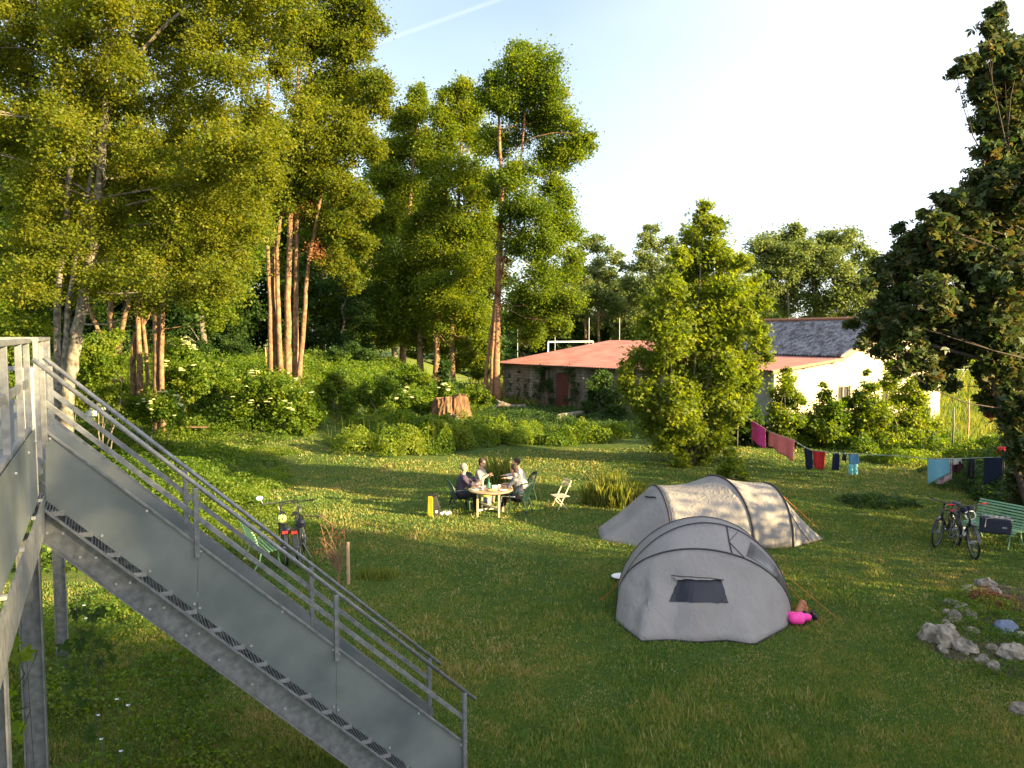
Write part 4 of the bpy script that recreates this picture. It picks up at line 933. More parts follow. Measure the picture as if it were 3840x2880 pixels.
def offhouse():  # unseen block added to cast shade over the foreground
    root = empty('shade_house', (25, -7, 0), 'plain unseen house added outside the picture to the right for shade', 'house')
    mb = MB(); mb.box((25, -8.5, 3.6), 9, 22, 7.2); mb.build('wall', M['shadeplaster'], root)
    mb = MB(); P = [(20.3, -19.8, 7.2), (29.7, -19.8, 7.2), (25, -17, 9.8)]; mb.prism(P, (0, 22.4, 0)); mb.build('roof', M['fascia'], root)
offhouse()
def offhedge():  # unseen hedge added to keep the right of the lawn in shade
    rng = np.random.default_rng(6); B = []
    for i in range(40):
        t = i/39; B.append((16.4+3.6*t+rng.normal()*.3, 6.5+18*t, 3.7+rng.uniform(-.5, .6), 1.1)); B.append((16.5+3.6*t, 6.5+18*t, 2.3, 1.0)); B.append((16.6+3.6*t, 6.5+18*t, 1.1, 1.1))
    root = empty('shade_hedge', (17, 12, 0), 'tall unseen hedge added outside the picture to the right for shade', 'hedge')
    crown('foliage', B, 26000, .17, LM['deep'], root, 61, ncl=12, rc=.5)
    mb = MB()
    for i in range(12): mb.tube([(16.5+3.6*i/11, 6.5+18*i/11, -.1), (16.5+3.6*i/11, 6.5+18*i/11, 2.2)], .05, 5)
    mb.build('stem', M['bark'], root)
offhedge()

# ================================================================== STAIRS AND LANDING
TH = R(62); rd = Vector((math.sin(TH), math.cos(TH), 0)); wd = Vector((-math.cos(TH), math.sin(TH), 0))
N0 = D(33.6, 360, 6.45); N0.z = 0
def onplane(px, py, off=0.0, nrm=None, p0=None):
    nrm = wd if nrm is None else nrm; p0 = (N0 if p0 is None else p0)+nrm*off
    r = ray(px, py); o = Vector((0, 0, CAMZ)); return o+r*((p0-o).dot(nrm)/r.dot(nrm))
SN = lambda x, y, o=0.0: onplane(x, y, o)
SW = .95
def stairs():
    root = empty('metal_staircase', (N0.x+2, N0.y+1.5, 0), 'galvanised steel staircase with sheet side panels descending to the lawn', 'staircase')
    Z = Vector((0, 0, 1))
    # C-section strings, near and far
    t0, t1 = SN(33.3, 500.3), SN(397, 768); b0, b1 = SN(39, 537.6), SN(352, 768)
    def ext(a, b, px_end):
        # extend the line a-b until it is at the x of the stair foot
        foot = SN(466, 760); s = (foot-a).dot(rd)/(b-a).dot(rd); return a.lerp(b, s)
    t1 = ext(t0, t1, 0); b1 = ext(b0, b1, 0)
    dn = (t1-t0).normalized()
    if b1.z < .02: s = (b0.z-.02)/(b0.z-b1.z); b1 = b0.lerp(b1, s)
    if t1.z < .02: s = (t0.z-.02)/(t0.z-t1.z); t1 = t0.lerp(t1, s)
    for off, sgn in ((0, -1), (SW, 1)):
        o = wd*off; mb = MB(); fl = wd*sgn*.075
        mb.prism([t0+o, t1+o, b1+o, b0+o], wd*.008)
        mb.prism([t0+o+(wd*.008 if sgn > 0 else Vector()), t0+o+fl, t1+o+fl, t1+o+(wd*.008 if sgn > 0 else Vector())], -Z*.012)
        mb.prism([b0+o+Z*.012+(wd*.008 if sgn > 0 else Vector()), b0+o+fl+Z*.012, b1+o+fl+Z*.012, b1+o+(wd*.008 if sgn > 0 else Vector())+Z*.012], -Z*.012)
        mb.build('string', M['galv'], root)
    # treads
    n = 17
    for i in range(n):
        s = (i+.5)/n; p = t0.lerp(t1, s)-Z*.03+wd*.01
        if p.z < .1: continue
        d = (t1-t0).dot(rd)/n*1.02; mb = MB()
        for q in range(9):
            a = p+rd*(d*(q/8-.5)*.96); mb.beam(a+wd*.004, a+wd*(SW-.02), .006, .035)
        mb.beam(p-rd*d*.5+wd*.003, p-rd*d*.5+wd*(SW-.018), .012, .045); mb.beam(p+rd*d*.5+wd*.003, p+rd*d*.5+wd*(SW-.018), .03, .05)
        for q in (.004, .32, .62, .925): mb.beam(p-rd*d*.48+wd*q, p+rd*d*.48+wd*q, .005, .04)
        mb.build('tread', M['tread'], root)
    # sheet panels, two joints
    def panel(xa, xb, off, m):
        top = lambda x: 432.3+(744-432.3)*(x-46.4)/(464.8-46.4)
        bot = lambda x: 501.5+(771.5-501.5)*(x-47)/(412.5-47)
        P = [SN(xa, top(xa)), SN(xb, top(xb)), SN(xb, bot(xb)), SN(xa, bot(xa))]
        if xb > 464: P[2] = SN(465, 806)
        mb = MB(); mb.prism([p+wd*off for p in P], wd*.004); mb.build('side_panel', m, root)
    for off, m in ((.018, M['galvsheet']), (SW-.02, M['galvsheet'])):
        for xa, xb in ((45.5, 197.6), (198.2, 336.4), (337, 465)): panel(xa, xb, off, m)
    # capping bar on the panels, mid rails, handrails
    def bar(name, a, b, w_, h, off=0.0, ez=0, m='galv'):
        mb = MB(); mb.beam(SN(*a)+wd*off, SN(*b)+wd*off, w_, h); return mb.build(name, M[m], root, bevel=.003)
    bar('panel_cap', (46.4, 431.8), (465, 743.5), .03, .022, .012)
    bar('mid_rail', (44, 402), (464.6, 719), .035, .045, .01)
    farp = lambda x, y: onplane(x, y, SW)
    mb = MB(); mb.beam(farp(50.8, 419), farp(430, 707.5), .03, .05); mb.build('panel_cap', M['galv'], root)
    mb = MB(); mb.beam(farp(50.8, 391), farp(429.5, 679), .035, .045); mb.build('mid_rail', M['galv'], root)
    mb = MB(); mb.tube([SN(32.5, 359), SN(474.9, 699)], .021, 10); mb.build('handrail', M['galv'], root, smooth=True)
    mb = MB(); mb.tube([farp(43.5, 357.5), farp(440.7, 664.4)], .021, 10); mb.build('handrail', M['galv'], root, smooth=True)
    # rail posts
    railN = lambda x: 359+(699-359)*(x-32.5)/(474.9-32.5); capN = lambda x: 432+(744-432)*(x-46.4)/(464.8-46.4)
    for x in (44.5, 196.8, 336.4, 464.2):
        lo = SN(x, capN(x)); hi = SN(x, railN(x)); hi = Vector((lo.x, lo.y, hi.z-.02))
        low = Vector((lo.x, lo.y, (lo.z-.12) if x < 460 else .0)); mb = MB()
        mb.beam(low-wd*.008, hi-wd*.008, .05, .045, up=rd); mb.build('rail_post', M['galv'], root, bevel=.004)
    for x in (52, 186.6, 312, 429.5):
        y1 = 357.5+(664.4-357.5)*(x-43.5)/(440.7-43.5); y0 = 419+(707.5-419)*(x-50.8)/(430-50.8)
        lo = farp(x, y0+3); hi = farp(x, y1); mb = MB(); mb.beam(Vector((lo.x, lo.y, lo.z-.14)), Vector((lo.x, lo.y, hi.z-.02)), .05, .045, up=rd); mb.build('rail_post', M['galv'], root)
    # bolts
    def bolts(line, xs, off):
        for x in xs:
            p = SN(x, line(x))+wd*off; mb = MB(); mb.tube([p, p-wd*.012], .012, 6); mb.build('bolt', M['bolt'], root)
    capl = lambda x: 436+(748-436)*(x-46.4)/(464.8-46.4)
    bolts(capl, (50, 147, 195, 201, 282.5, 333.5, 339.5, 419, 461.5), .014)
    botl = lambda x: 495.5+(768-498.7)*(x-47)/(412.5-47)
    bolts(botl, (102, 150, 194.5, 200, 251.5, 334, 338.5, 390), .014)
    webl = lambda x: 511+(768-500)*(x-33)/(397-33)
    webm = lambda x: 527+(768-500)*(x-39)/(397-33)
    bolts(webl, (63, 96, 130, 164, 199), -.001); bolts(webm, (47, 80, 116, 150, 186, 219, 252, 285), -.001)
stairs()

def landing():
    root = empty('metal_landing', (N0.x, N0.y, 0), 'galvanised steel landing on posts with railings at the left edge of the picture', 'landing')
    Z = Vector((0, 0, 1)); L = lambda s, r, z: Vector((N0.x, N0.y, 0))+wd*s+rd*r+Z*z
    zt_, zm, zp, zd, zb = 4.94, 4.60, 4.22, 3.64, 3.32
    # near railing along the right-hand edge (runs towards the viewer)
    mb = MB(); mb.beam(L(-.22, -.03, zt_), L(-4.2, -.03, zt_), .06, .035); mb.build('top_rail', M['galv'], root, bevel=.003)
    mb = MB(); mb.beam(L(-.22, -.03, zm), L(-4.2, -.03, zm), .02, .06); mb.build('mid_rail', M['galv'], root, bevel=.003)
    mb = MB(); mb.beam(L(-.22, -.03, zp), L(-4.2, -.03, zp), .035, .05); mb.build('panel_cap', M['galv'], root, bevel=.003)
    mb = MB(); mb.prism([L(-.2, .0, zp), L(-4.2, .0, zp), L(-4.2, .0, zd-.02), L(-.2, .0, zd-.02)], rd*.004); mb.build('side_panel', M['galvsheet'], root)
    for s in (-.28, -.95, -1.9, -2.9):
        mb = MB(); mb.beam(L(s, -.03, zd+.01), L(s, -.03, zt_-.018), .045, .045, up=rd); mb.build('rail_post', M['galv'], root, bevel=.003)
        mb = MB(); mb.box(L(s, .024, zd-.006), .04, .03, .02, math.atan2(wd.y, wd.x)); mb.tube([L(s, .006, zp-.1), L(s, .018, zp-.1)], .012, 6); mb.build('bolt', M['bolt'], root)
    # edge beam
    mb = MB(); mb.prism([L(-4.2, .04, zb), L(.0, .04, zb), L(.0, .04, zd-.02), L(-4.2, .04, zd-.02)], -rd*.01)
    mb.prism([L(-4.2, .029, zb), L(.0, .029, zb), L(.0, -.05, zb), L(-4.2, -.05, zb)], Z*.012)
    mb.build('edge_beam', M['galv'], root)
    mb = MB(); mb.prism([L(5.4, -.06, zb+.08), L(.02, -.06, zb+.08), L(.02, -.06, zd-.04), L(5.4, -.06, zd-.04)], -rd*.01); mb.build('edge_beam', M['galv'], root)
    # deck
    mb = MB(); mb.prism([L(-4.2, -.08, zd), L(5.4, -.08, zd), L(5.4, -3.0, zd), L(-4.2, -3.0, zd)], -Z*.05); mb.build('deck', M['galvdark'], root)
    # cream corner casing between landing rail and stair
    c = L(-.02, -.055, 0); mb = MB(); mb.beam(Vector((c.x, c.y, zd-.02)), Vector((c.x, c.y, 4.69)), .125, .10, up=rd); mb.build('corner_casing', M['cream'], root, bevel=.004)
    mb = MB(); mb.beam(Vector((c.x, c.y, 4.692)), Vector((c.x, c.y, 4.712)), .15, .12, up=rd); mb.build('casing_cap', M['cream'], root)
    # far railing beyond the stair opening
    for s in (1.02, 1.75, 2.35, 2.85):
        mb = MB(); mb.beam(L(s, -.05, zd+.01), L(s, -.05, zt_-.02), .05, .045, up=rd); mb.build('rail_post', M['galv'], root)
    for z, h in ((zt_, .035), (zm, .05), (zp, .05)):
        mb = MB(); mb.beam(L(1.0, -.05, z), L(2.87, -.05, z), .055, h); mb.build('far_rail', M['galv'], root)
        mb = MB(); mb.beam(L(2.9, -.08, z), L(2.9, -3.0, z), .055, h); mb.build('far_rail', M['galv'], root)
    mb = MB(); mb.prism([L(2.9, -.09, zp-.03), L(2.9, -3.0, zp-.03), L(2.9, -3.0, zd+.03), L(2.9, -.09, zd+.03)], wd*.004); mb.build('side_panel', M['galvsheet'], root)
    # posts
    def hpost(c, d1, d2, zt1, dep=.16, wid=.15):
        mb = MB(); a = c+d2*dep/2; b = c-d2*dep/2
        mb.beam(Vector((a.x, a.y, -.05)), Vector((a.x, a.y, zt1)), wid, .010, up=d2)
        mb.beam(Vector((b.x, b.y, -.05)), Vector((b.x, b.y, zt1)), wid, .010, up=d2)
        mb.beam(Vector((c.x, c.y, -.05)), Vector((c.x, c.y, zt1-.003)), .008, dep-.012, up=d2)
        mb.build('support_post', M['galv'], root)
    def bx(c, zt1, dep, wid):
        mb = MB(); mb.beam(Vector((c.x, c.y, -.05)), Vector((c.x, c.y, zt1)), wid, dep, up=wd); return mb
    hpost(L(.05, -.10, 0), wd, rd, zb-.02); 
    hpost(L(5.3, -.15, 0), wd, rd, zb+.06, .15, .13)
    hpost(L(-2.45, -.10, 0), wd, rd, zb-.02, .14, .14)
    mb = MB(); mb.box(L(-2.45, -.08, zb-.008), .24, .2, .014, math.atan2(wd.y, wd.x)); mb.box(L(-2.45, -.06, zb-.04), .2, .16, .02, math.atan2(wd.y, wd.x)); mb.build('head_plate', M['galv'], root)
    mb = MB(); mb.box(L(.06, .03, zb-.045), .1, .08, .05, math.atan2(wd.y, wd.x)); mb.tube([L(.03, .06, zb-.01), L(.03, .06, zb+.05)], .014, 6); mb.build('head_plate', M['galv'], root)
    # scrolled iron chair back standing on the deck
    ch = empty('iron_chair', L(-.7, -.75, zd), 'dark chair with silver scrollwork back standing on the landing', 'chair')
    mb = MB(); c = L(-.7, -.75, zd)
    for s in (-.2, .2):
        for q in (-.2, .2): mb.tube([c+wd*s+rd*q, c+wd*s+rd*q+Z*.45], .012, 6)
    mb.build('leg', M['blackmetal'], ch)
    mb = MB(); mb.box(c+Z*.46, .44, .44, .025, math.atan2(wd.y, wd.x)); mb.build('seat', M['blackmetal'], ch)
    mb = MB()
    for k in range(3):
        for sg in (-1, 1):
            o = c+rd*.2*1+wd*(-.13+.13*k)+Z*.68; pts = [o+wd*(sg*(.05-.0035*i)*math.cos(i*.55))+Z*(sg*(.09-.006*i)*math.sin(i*.55)) for i in range(13)]; mb.tube(pts, .008, 5)
    mb.tube([c+rd*.2-wd*.2+Z*.46, c+rd*.2-wd*.2+Z*.86, c+rd*.2+Z*.92, c+rd*.2+wd*.2+Z*.86, c+rd*.2+wd*.2+Z*.46], .012, 6); mb.build('backrest', M['chrome'], ch)
landing()

# ================================================================== TENTS
def hoop(fl, fr, apex, m=41, p=.85):
    fl = Vector(fl); fr = Vector(fr); c = (fl+fr)/2; h = (fr-fl)/2; a = Vector(apex)-c; out = []
    for i in range(m):
        t = math.pi*i/(m-1); cs = -math.cos(t); sn = math.sin(t)
        out.append(c+h*cs+a*sn**p)
    return out
def resample(poly, m):
    poly = [Vector(p) for p in poly]; L = [0]
    for a, b in zip(poly[:-1], poly[1:]): L.append(L[-1]+(b-a).length)
    out = []
    for i in range(m):
        t = L[-1]*i/(m-1); k = max(j for j in range(len(L)) if L[j] <= t+1e-9); k = min(k, len(poly)-2)
        out.append(poly[k].lerp(poly[k+1], (t-L[k])/(L[k+1]-L[k])))
    return out
def loft(A, B, n, sag=0.0, sagdir=Vector((0, 0, -1)), wr=0.0, seed=0):
    rows = []; m = len(A); rng = random.Random(seed); cr = [(rng.uniform(.05, .95), rng.uniform(.015, .04), rng.uniform(-.25, .25), rng.uniform(.5, 1)) for _ in range(9)]
    for j in range(n+1):
        t = j/n; row = []
        for i in range(m):
            s = i/(m-1); p = A[i].lerp(B[i], t); k = math.sin(math.pi*t)
            p = p+sagdir*sag*k*math.sin(math.pi*s)**.7
            if wr:
                c = (A[m//2]+B[m//2])/2; c = Vector((c.x, c.y, 0)); d = (p-c)
                if d.length > 0:
                    w_ = 0
                    for s0, wdt, sl_, am in cr: w_ += am*math.exp(-((s-s0-sl_*(t-.5))/wdt)**2)
                    p = p-d.normalized()*wr*w_*k**.6
            row.append(p)
        rows.append(row)
    return rows
def tentmat(name, c1, c2):
    m = bpy.data.materials.new(name); m.use_nodes = True; n = m.node_tree; b = n.nodes['Principled BSDF']; out = n.nodes['Material Output']
    b.inputs['Roughness'].default_value = .62; b.inputs['Specular IOR Level'].default_value = .3
    t = n.nodes.new('ShaderNodeTexCoord'); ns = n.nodes.new('ShaderNodeTexNoise'); ns.inputs['Scale'].default_value = 1.6; ns.inputs['Detail'].default_value = 5
    n.links.new(t.outputs['Object'], ns.inputs['Vector']); rp = n.nodes.new('ShaderNodeValToRGB'); rp.color_ramp.elements[0].position = .35; rp.color_ramp.elements[0].color = (*c1, 1); rp.color_ramp.elements[1].position = .65; rp.color_ramp.elements[1].color = (*c2, 1)
    n.links.new(ns.outputs[0], rp.inputs[0]); n.links.new(rp.outputs[0], b.inputs['Base Color'])
    wv = n.nodes.new('ShaderNodeTexNoise'); wv.inputs['Scale'].default_value = 2.2; wv.inputs['Detail'].default_value = 2; wv.inputs['Distortion'].default_value = 1.2
    mp = n.nodes.new('ShaderNodeMapping'); mp.inputs['Scale'].default_value = (3.4, 3.4, .45); n.links.new(t.outputs['Object'], mp.inputs[0]); n.links.new(mp.outputs[0], wv.inputs['Vector'])
    bp = n.nodes.new('ShaderNodeBump'); bp.inputs['Strength'].default_value = .5; bp.inputs['Distance'].default_value = .05; n.links.new(wv.outputs[0], bp.inputs['Height']); n.links.new(bp.outputs[0], b.inputs['Normal'])
    tr = n.nodes.new('ShaderNodeBsdfTranslucent'); tr.inputs[0].default_value = (.25, .19, .13, 1); mi = n.nodes.new('ShaderNodeMixShader'); mi.inputs[0].default_value = .15
    n.links.new(b.outputs[0], mi.inputs[1]); n.links.new(tr.outputs[0], mi.inputs[2]); n.links.new(mi.outputs[0], out.inputs[0])
    return m
M['tent'] = tentmat('tent_cloth', (.25, .23, .21), (.30, .275, .25))
M['tenttrim'] = mat('tent_trim', (.035, .03, .035), .7, 0, .1)
M['tentwin'] = mat('tent_window_mesh', (.014, .014, .022), .5, 0, .1)
M['clearwin'] = mat('tent_side_window', (.055, .05, .048), .3, 0, .3, 3, spec=.6)
def surfpts(rows):
    return np.array([[tuple(p) for p in r] for r in rows])
def project(P):
    c, s = math.cos(PITCH), math.sin(PITCH); x = P[..., 0]; y = P[..., 1]; z = P[..., 2]-CAMZ
    f = y*c-z*s; u = y*s+z*c; return 512+768*x/f, 384-768*u/f
def conform(rows, quad, nx=10, ny=8, lift=.012):
    """a patch lying on the cloth inside a quadrilateral of the picture"""
    S = surfpts(rows); r, c, _ = S.shape
    tj = np.linspace(0, r-1, r*6-5); ti = np.linspace(0, c-1, c*6-5)
    j0 = np.minimum(tj.astype(int), r-2); i0 = np.minimum(ti.astype(int), c-2); fj = (tj-j0)[:, None, None]; fi = (ti-i0)[None, :, None]
    Dn = (S[j0][:, i0]*(1-fi)+S[j0][:, i0+1]*fi)*(1-fj)+(S[j0+1][:, i0]*(1-fi)+S[j0+1][:, i0+1]*fi)*fj
    X, Y = project(Dn); P = []
    q = [Vector((*a, 0)) for a in quad]
    for j in range(ny+1):
        row = []
        for i in range(nx+1):
            a = q[0].lerp(q[1], i/nx); b = q[3].lerp(q[2], i/nx); t = a.lerp(b, j/ny)
            k = np.argmin((X-t.x)**2+(Y-t.y)**2); p = Vector(Dn.reshape(-1, 3)[k]); d = (Vector((0, 0, CAMZ))-p).normalized()
            row.append(p+d*lift+Vector((0, 0, lift*.5)))
        P.append(row)
    return P
def tent_front():
    FL, FR = G(619, 609), G(791.5, 615)
    root = empty('dome_tent', ((FL.x+FR.x)/2, FL.y, 0), 'grey-beige dome tent with a dark mesh window, nearest to the viewer', 'tent')
    h1 = hoop(FL, FR, D(697, 549, 13.25), p=.86); h2 = hoop(FL+Vector((-.03, .12, 0)), FR+Vector((.05, .18, 0)), D(706, 523, 13.95), p=1.12)
    ba = h2[20]
    FL3, FR3 = FL+Vector((.12, 1.0, 0)), FR+Vector((.12, 1.15, 0)); h3 = hoop(FL3, FR3, ba+Vector((.16, 1.0, -.13)), p=1.05)
    FL4, FR4 = FL+Vector((.75, 2.5, 0)), FR+Vector((-.35, 2.6, 0)); h4 = hoop(FL4, FR4, (FL4+FR4)/2+Vector((0, -.3, .75)))
    base = resample([FL, G(615, 621), G(641, 641.5), G(668, 640), G(697, 642.5), G(726, 640.5), G(754, 645), G(788.5, 626.5), FR], 41)
    r1 = loft(h1, base, 12, .0, wr=.11, seed=3); r2 = loft(h2, h1, 6, .035, wr=.02, seed=4); r3 = loft(h3, h2, 6, .05, wr=.02, seed=5); r4 = loft(h4, h3, 8, .08, wr=.04, seed=7)
    tail = resample([FL4, (FL4+FR4)/2+Vector((-.5, .8, 0)), (FL4+FR4)/2+Vector((.5, .8, 0)), FR4], 41); r5 = loft(tail, h4, 5)
    mb = MB()
    for r in (r1, r2, r3, r4, r5): mb.grid(r)
    o = mb.build('flysheet', M['tent'], root, smooth=True)
    so_ = o.modifiers.new('cloth', 'SOLIDIFY'); so_.thickness = .006; so_.offset = -1
    for h in (h1, h2, h3): mb = MB(); mb.tube([p+Vector((0, -.004, .004)) for p in h], .016, 6); mb.build('pole_sleeve', M['tenttrim'], root, smooth=True)
    # seam ridges
    mb = MB(); mb.tube([r[20]+Vector((0, -.003, .002)) for r in r1], .003, 4); mb.build('seam', M['orange'], root)
    P = conform(r1, [(678.5, 579), (720.5, 579), (728.5, 603.5), (668.5, 602)]); mb = MB(); mb.grid(P); w_ = mb.build('window', M['tentwin'], root)
    P = conform(r1, [(672, 576.5), (721, 577.5), (724, 581), (676, 580.5)], 10, 2, .03); mb = MB(); mb.grid(P); q = mb.build('window_awning', M['tent'], root); q.modifiers.new('t', 'SOLIDIFY').thickness = .012
    P = conform(r1, [(671.5, 576), (685, 579.4), (722, 580.5), (697, 581.5)], 8, 1, .035); mb = MB(); mb.tube([Vector(x)+Vector((0, -.01, 0)) for x in conform(r1, [(671.5, 576.3), (723, 580.4), (723, 581), (671, 577)], 8, 1, .035)[0]], .009, 4); mb.build('awning_edge', M['tenttrim'], w_)
    # side door window between second and third hoop
    mb = MB(); mb.grid([[p+Vector((.012, -.012, .006)) for p in r[27:40]] for r in r2[1:6]]); mb.build('side_window', M['clearwin'], root)
    mb = MB(); mb.tube([r2[0][23].lerp(r2[6][25], k/8)+Vector((.01, -.012, .01))+Vector((0, 0, -.03*math.sin(k/8*3.14))) for k in range(9)], .012, 5); mb.tube([r2[0][25], r2[3][24]+Vector((0, -.01, .01)), r1[0][27]+Vector((.01, -.015, .01))], .008, 4); mb.build('door_zip', M['tenttrim'], root)
    mb = MB(); mb.tube([p+Vector((0, -.01, .012)) for p in base], .011, 5); mb.build('hem', M['tenttrim'], root)
    for a, b in ((h2[33], FR+Vector((.75, -.25, 0))), (h2[35], FR+Vector((.4, -.35, 0))), (h1[8], G(602, 600))):
        mb = MB(); mb.tube([a, b], .0035, 4); mb.tube([b+Vector((0, 0, .06)), b-Vector((0, 0, .03))], .006, 4); mb.build('guy_line', M['orange'], root)
tent_front()
def tent_rear():
    root = empty('tunnel_tent', (5.0, 18.8, 0), 'long grey-beige three-hoop tunnel tent, its right end in the sun', 'tent')
    ap = [(656.9, 486.6, 18.95), (719.6, 476.5, 18.9), (768.4, 483.4, 18.75)]
    ft = [(672, 550, ), (754, 550), (793.3, 547)]; H = []
    for (ax, ay, ad), (fx, fy) in zip(ap, ft):
        A = D(ax, ay, ad); F = G(fx, fy); Bk = Vector((2*A.x-F.x, 2*A.y-F.y, 0)); H.append(hoop(Bk, F, A, p=.9))
    tl = resample([H[0][0], Vector((H[0][0].x-.9, H[0][0].y-.2, 0)), G(597, 532)+Vector((0, .25, 0)), G(598, 532, .04), G(600.5, 541), G(624, 545), G(647, 550.5), H[0][-1]], 41)
    trr = resample([H[2][0], Vector((H[2][0].x+.5, H[2][0].y-.3, 0)), G(823.6, 539), G(808, 543.5), H[2][-1]], 41)
    r0 = loft(H[0], tl, 10, .05, wr=.05, seed=11); r1 = loft(H[0], H[1], 10, .10, wr=.05, seed=12); r2 = loft(H[1], H[2], 10, .05, wr=.035, seed=13); r3 = loft(H[2], trr, 10, .08, wr=.03, seed=14)
    mb = MB()
    for r in (r0, r1, r2, r3): mb.grid(r)
    o = mb.build('flysheet', M['tent'], root, smooth=True); o.modifiers.new('cloth', 'SOLIDIFY').thickness = .006
    for h in H: mb = MB(); mb.tube([p+Vector((0, -.006, .006)) for p in h], .02, 6); mb.build('pole_sleeve', M['tenttrim'], root, smooth=True)
    v = conform(r0, [(641, 496), (655, 498.5), (655, 500), (641, 498)], 6, 1, .03); mb = MB(); mb.tube(v[0], .02, 5); mb.build('vent', M['tenttrim'], root)
    mb = MB(); mb.tube([p.lerp(q, .5)+Vector((.01, -.02, .01)) for p, q in ((r3[k][30], r3[k][34]) for k in range(0, 11))], .008, 4); mb.build('seam', M['tenttrim'], root)
    mb = MB(); a = H[2][27]; mb.tube([a, a+Vector((.8, -.3, -.75))], .0035, 4); mb.build('guy_line', M['orange'], root)
tent_rear()

def small(name, label, cat, build, m, loc, smooth=True, group=None, **k):
    mb = MB(); build(mb); return tag(mb.build(name, M[m], None, org=loc, smooth=smooth, **k), label, cat, group)
# things beside the tents
p = G(799, 624)
def _bag(mb):
    rng = np.random.default_rng(2)
    for i in range(9): mb.ell(p+Vector((rng.uniform(-.15, .2), rng.uniform(-.08, .12), .07+rng.uniform(0, .06))), (rng.uniform(.07, .13), rng.uniform(.06, .1), rng.uniform(.06, .09)), 9, 6)
o = small('stuff_sack', 'hot pink soft bag lying against the door of the dome tent', 'bag', _bag, 'pink', p); r_ = o.modifiers.new('r', 'REMESH'); r_.mode = 'VOXEL'; r_.voxel_size = .018; r_.use_smooth_shade = True
p2 = G(806, 620)
for i, (dx, dy) in enumerate(((0, 0), (.17, .06))):
    q = p2+Vector((dx, dy, 0))
    o = small('shoe', ('black shoe nearer the pink bag', 'black shoe farther right of the pink bag')[i], 'shoe', lambda mb: (mb.ell(q+Vector((0, 0, .05)), (.055, .14, .05), 10, 6), mb.ell(q+Vector((0, .07, .08)), (.045, .065, .06), 10, 6), mb.ell(q+Vector((0, .01, .02)), (.06, .15, .02), 10, 5)), 'black', q, group='shoes by the dome tent')
q = G(792, 615)
o = small('rain_jacket', 'terracotta bundle hanging out of the dome tent door', 'jacket', lambda mb: [mb.ell(q+Vector((.08+.05*i, -.1+.05*i, .08+.06*(i % 3))), (.08, .07, .08), 8, 6) for i in range(4)], 'terracotta', q); r_ = o.modifiers.new('r', 'REMESH'); r_.mode = 'VOXEL'; r_.voxel_size = .02; r_.use_smooth_shade = True
q = G(621, 578.5)
small('plate', 'white oval plate lying on the grass left of the dome tent', 'plate', lambda mb: mb.lathe(q+Vector((0, 0, .03)), [(.12, 0), (.2, .025), (.19, .03), (.11, .008), (.01, .008)], 20), 'ceramic', q)

